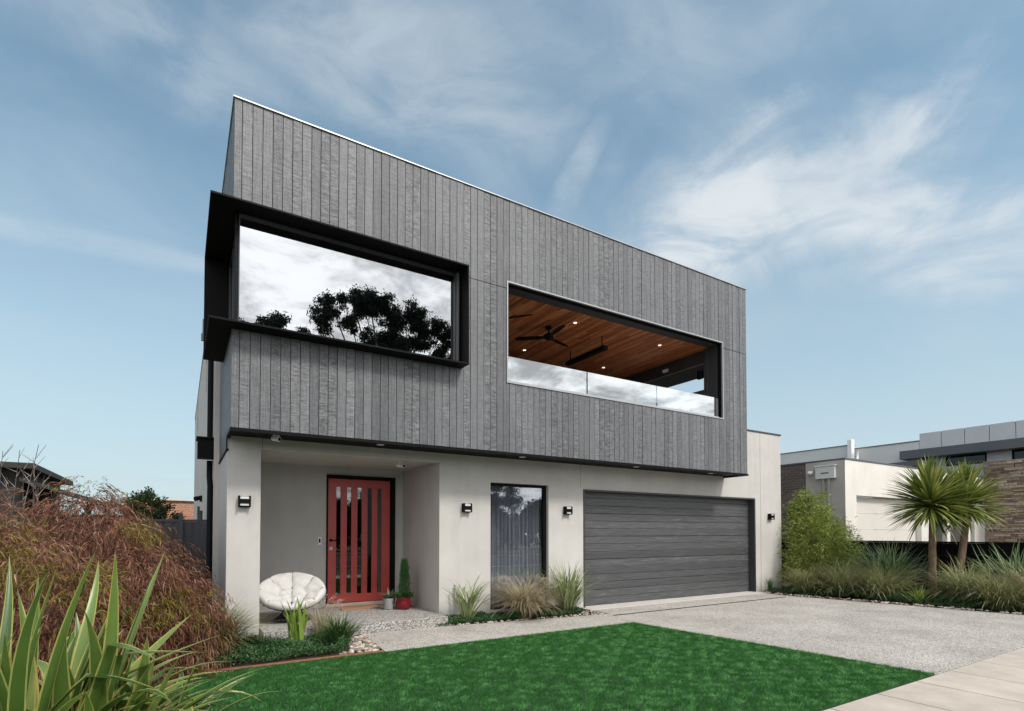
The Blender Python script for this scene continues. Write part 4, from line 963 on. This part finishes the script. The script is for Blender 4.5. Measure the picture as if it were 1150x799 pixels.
# ------------------------------------------------------------------ neighbour on the right
nb = empty('white_house', (22, 9, 0), 'white rendered neighbouring house with cream garage door and stone wing', 'house')
AX, AY, AZ = 17.5, 8.77, 3.78
w = MB(); w.grid([AX, 18.16, 22.65, 23.6, 27.4, 28.4], [-.05, 2.68, AZ], lambda u, z: not ((18.16 < u < 22.65 or 23.6 < u < 27.4) and z < 2.68), AY, AY + .25); w.build('front_wall', M['nb_white'], nb, bevel=.01)
w = MB(); w.box(AX, AX + .2, AY + .253, 10.0, -.05, AZ); w.box(AX - .008, AX - .001, AY + .004, 10.0, -.05, AZ - .003); w.build('side_wall', M['nb_grey'], nb)  # grey wall and sheet: shade of the side face put into the colour
w = MB(); w.box(AX + .01, AX + .2, 10.003, 20, -.05, AZ); w.build('brick_wall', M['nb_brick'], nb)
w = MB(); w.box(AX - .02, 28.4, AY - .02, AY + .27, AZ + .003, AZ + .05); w.box(AX - .02, AX + .22, AY + .273, 20, AZ + .003, AZ + .05); w.build('wall_capping', M['nb_fascia'], nb)
w = MB(); w.box(AX + .2, 28.4, AY + .25, 20, AZ - .15, AZ - .1); w.build('roof', M['roof_dark'], nb)
w = MB()
for k in range(5): w.box(18.17, 22.64, AY + .18, AY + .22, k * .534, k * .534 + .525)
w.build('garage_door', M['nb_garage'], nb, bevel=.004)
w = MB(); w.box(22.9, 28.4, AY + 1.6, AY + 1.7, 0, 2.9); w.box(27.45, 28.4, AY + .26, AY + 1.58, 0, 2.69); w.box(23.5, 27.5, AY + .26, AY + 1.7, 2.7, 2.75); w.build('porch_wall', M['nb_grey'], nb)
w = MB(); w.box(24.9, 25.2, AY + .05, AY + .2, 0, 2.67); w.build('porch_post', M['nb_white'], nb); w = MB(); w.box(26.9, 27.1, AY + .05, AY + .2, 0, 2.67); w.build('porch_post', M['nb_white'], nb)
w = MB(); w.box(AX - .14, AX - .003, 9.02, 9.62, 3.22, 3.60); w.box(AX - .16, AX - .003, 8.99, 9.65, 3.603, 3.64); mbx = w.build('meter_box', M['nb_parapet'], nb, bevel=.008)
w = MB(); w.box(AX - .145, AX - .141, 9.2, 9.45, 3.38, 3.41); w.build('slot', M['charcoal'], mbx)
w = MB(); w.tube([(AX - .05, 9.25, 3.22), (AX - .05, 9.25, .1)], .04, 8); w.tube([(AX - .05, 9.42, 3.22), (AX - .05, 9.42, .1)], .04, 8); w.build('conduit', M['nb_parapet'], nb)
w = MB(); w.lathe((AX - .1, 9.80, 3.36), [(.0, 0), (.07, .03), (.09, .09), (.07, .13), (0, .14)], 14); w.box(AX - .06, AX - .003, 9.76, 9.84, 3.44, 3.5); w.build('floodlight', M['white'], nb)
# stone wing: individual ledge stones
w = MB(); w.box(28.46, 30, 3.0, AY, -.05, 4.45); w.build('stone_backing', M['stone'], nb)
r_ = random.Random(9); st = MB(); z = 0
while z < 4.4:
    h = r_.choice((.05, .07, .09, .12)); y = 3.0
    while y < AY:
        l = r_.uniform(.18, .6); d = r_.uniform(0, .07); st.box(28.36 + d, 28.5, y + .008, min(y + l, AY) - .004, z + .004, z + h - .006); y += l
    z += h
st.build('stone_facing', M['ledge'], nb, bevel=.012)
# upper storey
w = MB(); w.box(30, 30.3, 14.7, 21.0, 3.6, 6.1); w.box(30, 30.3, 11.65, 14.697, 3.6, 5.87); w.build('upper_parapet', M['nb_parapet'], nb)
w = MB(); w.box(29.96, 30.34, 14.68, 21, 6.103, 6.14); w.box(29.96, 30.34, 11.65, 14.677, 5.873, 5.91); w.build('parapet_cap', M['nb_fascia'], nb)
pn = MB(); y = 11.64
while y > 3:
    pn.box(29.98, 30.3, y - .86, y - .012, 5.40, 6.22); y -= .872
pn.build('roof_panel', M['nb_panel'], nb, bevel=.003)
w = MB(); w.box(30.03, 30.35, 3, 11.64, 5.38, 6.2); w.build('panel_backing', M['nb_fascia'], nb)
w = MB(); w.box(29.3, 30.2, 3, 12.2, 5.0, 5.398); w.build('fascia', M['nb_fascia'], nb, bevel=.01)
w = MB(); w.grid([3, 7.0, 8.3, 9.14, 10.63, 12.2], [3.6, 4.55, 5.0], lambda u, z: not (z > 4.55 and (7.0 < u < 8.3 or 9.14 < u < 10.63)), 30.02, 30.3, 'x'); w.build('upper_wall', M['nb_panel'], nb)
for y0, y1 in ((7.0, 8.3), (9.14, 10.63)):
    w = MB(); w.grid([y0 + .003, y0 + .06, y1 - .06, y1 - .003], [4.553, 4.61, 4.94, 4.997], lambda u, z: not (y0 + .06 < u < y1 - .06 and 4.61 < z < 4.94), 30.0, 30.1, 'x')
    q = w.build('window', M['black'], nb); w = MB(); w.box(30.05, 30.07, y0 + .06, y1 - .06, 4.61, 4.94); w.build('pane', M['dark_glass'], q)
w = MB(); w.box(28.5, 30.0, 11.0, 13.6, 4.55, 4.78); w.build('awning_roof', M['nb_fascia'], nb)
w = MB(); w.box(29.6, 29.9, 14.5, 14.72, 5.3, 6.35); w.tube([(29.75, 14.3, 5.3), (29.75, 14.3, 5.75)], .06, 8); w.build('flue', M['white'], nb, bevel=.02)

# ------------------------------------------------------------------ left side: fence, neighbours
f = MB()
for i in range(16):
    x = .36 - (i + 1) * .148
    f.box(x, x + .10, 11.0, 11.03, 0, 1.70); f.box(x + .10, x + .148, 11.02, 11.05, 0, 1.70)
f.box(-2.05, .44, 10.98, 11.06, 1.703, 1.745); f.box(.30, .45, 10.95, 11.07, 0, 1.70); f.box(-.03, .03, 10.93, 10.99, 0, 1.85)
o = f.build('side_fence', M['fence'], None, (-.8, 11, 0)); tag(o, 'tall charcoal sheet steel fence beside the left wall of the house', 'fence')
bh = empty('brick_house', (-4, 30, 0), 'orange brick house just showing behind the charcoal fence', 'house')
f = MB(); f.box(-2.2, .55, 30, 38, -.05, 3.0); f.build('wall', M['orange_brick'], bh)
f = MB(); f.add([(-2.3, 29.9, 3.0), (.6, 29.9, 3.0), (.6, 38.1, 3.0), (-2.3, 38.1, 3.0), (-1.5, 33, 3.2), (-.3, 33, 3.2)], [(0, 1, 5, 4), (1, 2, 5), (2, 3, 4, 5), (3, 0, 4), (0, 3, 2, 1)]); f.build('roof', M['orange_brick'], bh)
dh = empty('dark_timber_house', (-7, 28, 0), 'dark timber house with flat eave at the far left above the maple', 'house')
f = MB(); f.box(-14, -5.05, 26.6, 34, -.05, 3.84); f.build('wall', M['roof_dark'], dh)
f = MB(); f.box(-14.5, -4.62, 26, 34.5, 3.86, 4.06); f.build('flat_roof', M['roof_dark'], dh)
f = MB(); f.add([(-5.02, 26, 3.52), (-1.6, 26, 2.4), (-1.6, 33, 2.4), (-5.02, 33, 3.52), (-5.02, 26, 3.38), (-1.6, 26, 2.26), (-1.6, 33, 2.26), (-5.02, 33, 3.38)], [(0, 1, 2, 3), (7, 6, 5, 4), (0, 4, 5, 1), (1, 5, 6, 2), (2, 6, 7, 3), (3, 7, 4, 0)]); f.build('lean_to_roof', M['roof_dark'], dh)
f = MB(); f.box(-5.0, -1.9, 26.4, 32.6, -.05, 2.2); f.build('lean_to_wall', M['roof_dark'], dh)
# bare twiggy shrub and small evergreen
root = empty('bare_shrub', (-3.2, 9.8, 0), 'leafless grey twigs rising above the maple at the left edge', 'shrub')
f = MB(); r_ = random.Random(4)
for k in range(46):
    a = r_.uniform(0, 6.28); l = r_.uniform(.2, 1.35); bx, by = -3.2 + r_.uniform(-.9, 1.6), 9.8 + r_.uniform(-.4, .4); h = r_.uniform(2.0, 2.75)
    pts = [(bx, by, .5), (bx + .1 * math.cos(a), by + .1 * math.sin(a), h * .6), (bx + .22 * math.cos(a) + r_.uniform(-.1, .1), by + .2 * math.sin(a), h)]
    f.tube(pts, [.012, .008, .003], 5)
    for j in range(4):
        t = r_.uniform(.5, .95); q = Vector(pts[1]).lerp(Vector(pts[2]), t); b2 = r_.uniform(0, 6.28); f.tube([q, q + Vector((.12 * math.cos(b2), .12 * math.sin(b2), r_.uniform(.05, .22)))], [.005, .002], 4)
f.build('twigs', M['twig'], root)
bush('small_evergreen', (-.6, 12.6, 0), [(-.6, 12.6, 1.9, .34, .34, .42, 1), (-.3, 12.7, 1.7, .3, .3, .4, .5)], 6000, M['olive_tree'], (.05, .10), (.02, .035), 'small dark evergreen poking above the maple near the fence', 'shrub', 75)

# ------------------------------------------------------------------ across the street (seen in the glass)
def tree(name, loc, hgt, blobs, n, label, seed, mat='gum', bark='gum_bark', leaf=(.12, .24)):
    rng = np.random.default_rng(seed); root = empty(name, loc, label, 'tree', 'street trees mirrored in the windows'); B = Vector(loc)
    f = MB(); f.tube([B, B + Vector((.15, 0, hgt * .25)), B + Vector((-.1, .1, hgt * .5))], [.38, .30, .24], 12)
    fork = B + Vector((-.1, .1, hgt * .48)); Ps = []; Ds = []; tw = sum(b[3] ** 2 for b in blobs)
    for (dx, dy, z, r) in blobs:
        c = np.array([loc[0] + dx, loc[1] + dy, z]); mid = (np.array(fork) + c) / 2 + rng.normal(0, .45, 3)
        f.tube([tuple(fork), tuple(mid), tuple(c + np.array([0, 0, -r * .3]) )], [.13, .07, .02], 7)
        m = int(n * r * r / tw); k = max(6, int(r * 14)); cd = rng.normal(size=(k, 3)); cd /= np.linalg.norm(cd, axis=1, keepdims=True); cc = c + cd * r * np.array([1, 1, .62]) * (.35 + .65 * rng.random((k, 1)))
        idx = rng.integers(0, k, m); Ps.append(cc[idx] + rng.normal(0, .17 * r ** .5, (m, 3)) * np.array([1, 1, .7])); Ds.append(rng.normal(0, 1, (m, 3)) - np.array([0, 0, .4]))
    P = np.concatenate(Ps); D = np.concatenate(Ds); m = len(P)
    V, F = leaflets(P, D, rng.uniform(*leaf, m), rng.uniform(.05, .09, m), .2, rng); mesh_np('crown', V, F, M[mat], root); f.build('trunk', M[bark], root)
tree('gum_tree', (10.8, -16, 0), 15, [(-4.0, 0, 13.9, .9), (-3.5, .1, 14.7, .8), (-3.9, .1, 13.2, .5), (-2.4, .4, 15.2, .9), (-1.3, 0, 15.5, 1.0), (-.2, 0, 15.3, 1.0), (.9, .3, 15.0, 1.1), (-1.6, .3, 14.6, .8), (-2.4, .1, 13.8, .8), (.2, .3, 14.3, .9), (1.5, .3, 14.1, 1.0), (2.3, -.3, 14.6, .8), (3.2, .2, 14.4, 1.1), (4.2, 0, 13.7, 1.0), (2.9, 0, 13.2, .9), (1.2, 0, 13.2, .9), (-.6, 0, 13.4, .9), (3.9, 0, 12.6, .9), (5.2, 0, 12.9, .7), (.2, 0, 12.9, 1.6), (2.6, 0, 11.7, 1.3), (5.8, .2, 11.5, 1.2), (-1.4, .2, 12.7, .9), (7.0, 0, 11.2, 1.5), (8.2, 0, 10.6, 1.4)], 60000, 'tall gum tree with layered crown, reflected in the upper corner window', 81)
tree('gum_tree', (4.4, -18, 0), 12.5, [(-1.6, 0, 12.8, 1.1), (0, .3, 13.5, 1.0), (1.1, 0, 13.0, .9), (.4, 0, 11.6, 1.8), (-2.8, 0, 12.0, 1.1), (-4.0, 0, 11.7, 1.1)], 22000, 'lower rounded gum tree, reflected at the left end of the corner window', 82)
for i, (x, h) in enumerate(((8.5, 5.2), (13, 6.2), (17, 5.0), (21, 6.6), (26, 5.5), (31, 7))):
    tree('street_tree', (x, -19 - (i % 2), 0), h * .7, [(0, 0, h * .72, h * .26), (.9, .2, h * .6, h * .22), (-1.0, 0, h * .58, h * .22), (.2, 0, h * .42, h * .2), (1.6, 0, h * .36, h * .2), (-1.6, .3, h * .36, h * .2)], 14000,
         ('shortest', 'rounded', 'low', 'tall', 'medium', 'farthest and tallest')[i] + ' dark street tree across the road, mirrored in the ground floor window', 83 + i, leaf=(.14, .28))

rng = np.random.default_rng(95); n = 90000
X = rng.uniform(-40, 90, n); top = 3.6 + .9 * fbm(X * .22, X * 0 + 1, 5, 3); Z = top * rng.random(n) ** .6; Yh = -27 + rng.uniform(-1.6, 1.6, n)
V, F = leaflets(np.stack([X, Yh, Z], 1), rng.normal(0, 1, (n, 3)), rng.uniform(.25, .5, n), rng.uniform(.14, .28, n), .2, rng)
tag(mesh_np('far_hedgerow', V, F, M['gum']), 'dark line of garden shrubs on the far side of the street, mirrored in the windows', 'hedge', kind='stuff')

# ------------------------------------------------------------------ sky, sun, camera
SUN_EL, SUN_AZ = R(48), math.atan2(.30, -.95)     # azimuth: from +Y towards +X
wd_ = bpy.data.worlds.new('World'); sc.world = wd_; wd_.use_nodes = True; t = wd_.node_tree; t.nodes.clear()
out = t.nodes.new('ShaderNodeOutputWorld'); bg = t.nodes.new('ShaderNodeBackground'); bg.inputs[1].default_value = .10; L(t, bg.outputs[0], out.inputs[0])
sky = t.nodes.new('ShaderNodeTexSky'); sky.sky_type = 'NISHITA'; sky.sun_disc = False; sky.sun_elevation = SUN_EL; sky.sun_rotation = SUN_AZ
sky.air_density = 1.0; sky.dust_density = 1.0; sky.ozone_density = 1.0
tc = t.nodes.new('ShaderNodeTexCoord'); sp = N(t, 'ShaderNodeSeparateXYZ'); L(t, tc.outputs['Generated'], sp.inputs[0])
dx, dy, dz = sp.outputs
den = mth(t, 'ADD', mth(t, 'MAXIMUM', dz, 0), .15)
pc = N(t, 'ShaderNodeCombineXYZ'); L(t, mth(t, 'DIVIDE', dx, den), pc.inputs[0]); L(t, mth(t, 'DIVIDE', dy, den), pc.inputs[1])
def noise(scale, detail, rough, dist=0, vec=pc.outputs[0], off=(0, 0, 0), st=(1, 1, 1), rot=0):
    mp = t.nodes.new('ShaderNodeMapping'); mp.inputs['Location'].default_value = off; mp.inputs['Scale'].default_value = st; mp.inputs['Rotation'].default_value = (0, 0, rot); L(t, vec, mp.inputs[0])
    n = N(t, 'ShaderNodeTexNoise', i_Scale=scale, i_Detail=detail, i_Roughness=rough, i_Distortion=dist); L(t, mp.outputs[0], n.inputs[0]); return n.outputs[0]
def sstep(v, a, b): 
    n = t.nodes.new('ShaderNodeMapRange'); n.interpolation_type = 'SMOOTHSTEP'; n.inputs[1].default_value = a; n.inputs[2].default_value = b; L(t, v, n.inputs[0]); return n.outputs[0]
dirv = tc.outputs['Generated']
wsp = noise(2.6, 8, .62, 1.1, dirv, (3, 1, 0)); wsp2 = noise(5.0, 8, .6, .8, dirv, (9, 4, 2), (1, 1, 2.2), .4)
def wisp(c, t1, t2, ra, rb, warp=.5, soft=.75):
    """an elongated patch of high cloud around one direction of the sky"""
    def dot(v):
        n = t.nodes.new('ShaderNodeVectorMath'); n.operation = 'DOT_PRODUCT'; L(t, dirv, n.inputs[0]); n.inputs[1].default_value = v; return n.outputs['Value']
    dc = mth(t, 'MAXIMUM', dot(c), .05); a = mth(t, 'DIVIDE', dot(t1), mth(t, 'MULTIPLY', dc, ra)); b = mth(t, 'DIVIDE', dot(t2), mth(t, 'MULTIPLY', dc, rb))
    d = mth(t, 'SQRT', mth(t, 'ADD', mth(t, 'MULTIPLY', a, a), mth(t, 'MULTIPLY', b, b)))
    d = mth(t, 'ADD', d, mth(t, 'MULTIPLY', mth(t, 'SUBTRACT', wsp, .5), warp * 3))
    return mth(t, 'SUBTRACT', 1, sstep(d, 1 - soft * .9, 1 + soft * .25))
def frame(c, tiltdeg):
    c = Vector(c).normalized(); r = c.cross(Vector((0, 0, 1))).normalized(); u = r.cross(c); a = R(tiltdeg)
    return tuple(c), tuple(r * math.cos(a) + u * math.sin(a)), tuple(-r * math.sin(a) + u * math.cos(a))
W_ = []
for c, tl, ra, rb, wp, amt in (((.70, .52, .49), 32, .22, .12, .6, .9), ((.775, .40, .50), 5, .2, .11, .6, .75), ((.80, .36, .43), -18, .26, .075, .5, .75), ((.87, .30, .36), -12, .20, .05, .5, .6), ((.256, .716, .65), -12, .34, .10, .5, .42), ((.515, .65, .555), 58, .10, .028, .34, .42),
                               ((-.10, .93, .40), 4, .30, .02, .2, .35), ((-.05, .80, .62), -8, .3, .07, .6, .4), ((.6, .45, .68), -5, .35, .1, .7, .22)):
    W_.append(mth(t, 'MULTIPLY', wisp(*frame(c, tl), ra, rb, wp), amt))
m_ = W_[0]
for q in W_[1:]: m_ = mth(t, 'MAXIMUM', m_, q)
m_ = mth(t, 'MULTIPLY', m_, mth(t, 'ADD', .22, mth(t, 'MULTIPLY', sstep(wsp2, .32, .68), .98)))
veil = mth(t, 'MULTIPLY', sstep(noise(1.1, 8, .6, .6, pc.outputs[0], (2, 5, 0), (1, 1.8, 1), .3), .3, .75), .27)
haze_ = mth(t, 'MULTIPLY', mth(t, 'SUBTRACT', 1, sstep(dz, -.02, .60)), .80)
high = mth(t, 'ADD', mth(t, 'ADD', .13, veil), mth(t, 'MULTIPLY', m_, .66)); high = mth(t, 'SUBTRACT', 1, mth(t, 'MULTIPLY', mth(t, 'SUBTRACT', 1, high, None, True), mth(t, 'SUBTRACT', 1, haze_)))
# bank of bright broken cloud over the street (-Y)
cum = noise(1.6, 9, .58, .5, pc.outputs[0], (1.3, .4, 0)); behind = sstep(dy, .12, -.28)
low = mth(t, 'MULTIPLY', behind, mth(t, 'ADD', .62, mth(t, 'MULTIPLY', sstep(cum, .3, .5), .38)))
cl_b = mth(t, 'ADD', 5.2, mth(t, 'MULTIPLY', sstep(noise(3.4, 10, .6, .3, pc.outputs[0], (7, 2, 0)), .36, .6), 8.0))
cc = N(t, 'ShaderNodeCombineColor'); L(t, mth(t, 'MULTIPLY', cl_b, .985), cc.inputs[0]); L(t, cl_b, cc.inputs[1]); L(t, mth(t, 'MULTIPLY', cl_b, 1.02), cc.inputs[2])
skc = mixc(t, 1.0, sky.outputs[0], (.85, 1.09, .98), 'MULTIPLY'); clc = mixc(t, mth(t, 'MULTIPLY', m_, 1.2, None, True), (3.5, 4.1, 4.55), (4.5, 4.85, 5.1)); s1 = mixc(t, high, skc, clc); s2 = mixc(t, low, s1, cc.outputs[0]); L(t, s2, bg.inputs[0])

sl = bpy.data.lights.new('sun', 'SUN'); sl.energy = 2.0; sl.angle = R(12); sl.color = (1, .95, .88); so = bpy.data.objects.new('sun', sl); COL.objects.link(so)
sd_ = Vector((math.sin(SUN_AZ) * math.cos(SUN_EL), math.cos(SUN_AZ) * math.cos(SUN_EL), math.sin(SUN_EL))); so.rotation_euler = sd_.to_track_quat('Z', 'Y').to_euler()

cam = bpy.data.cameras.new('camera'); co = bpy.data.objects.new('camera', cam); COL.objects.link(co); sc.camera = co
co.location = (0, 0, 1.52); co.rotation_euler = (R(90 + 1.4), 0, R(-31.5864)); cam.sensor_width = 36; cam.lens = 18.939; cam.shift_y = .15975; cam.clip_start = .05; cam.clip_end = 2000
vs = sc.view_settings; vs.view_transform = 'Standard'; vs.look = 'None'; vs.exposure = .72; vs.gamma = 1; vs.use_curve_mapping = False
sc.cycles.max_bounces = 8; sc.cycles.transparent_max_bounces = 12; sc.cycles.sample_clamp_indirect = 6
sc.cycles.use_denoising = True
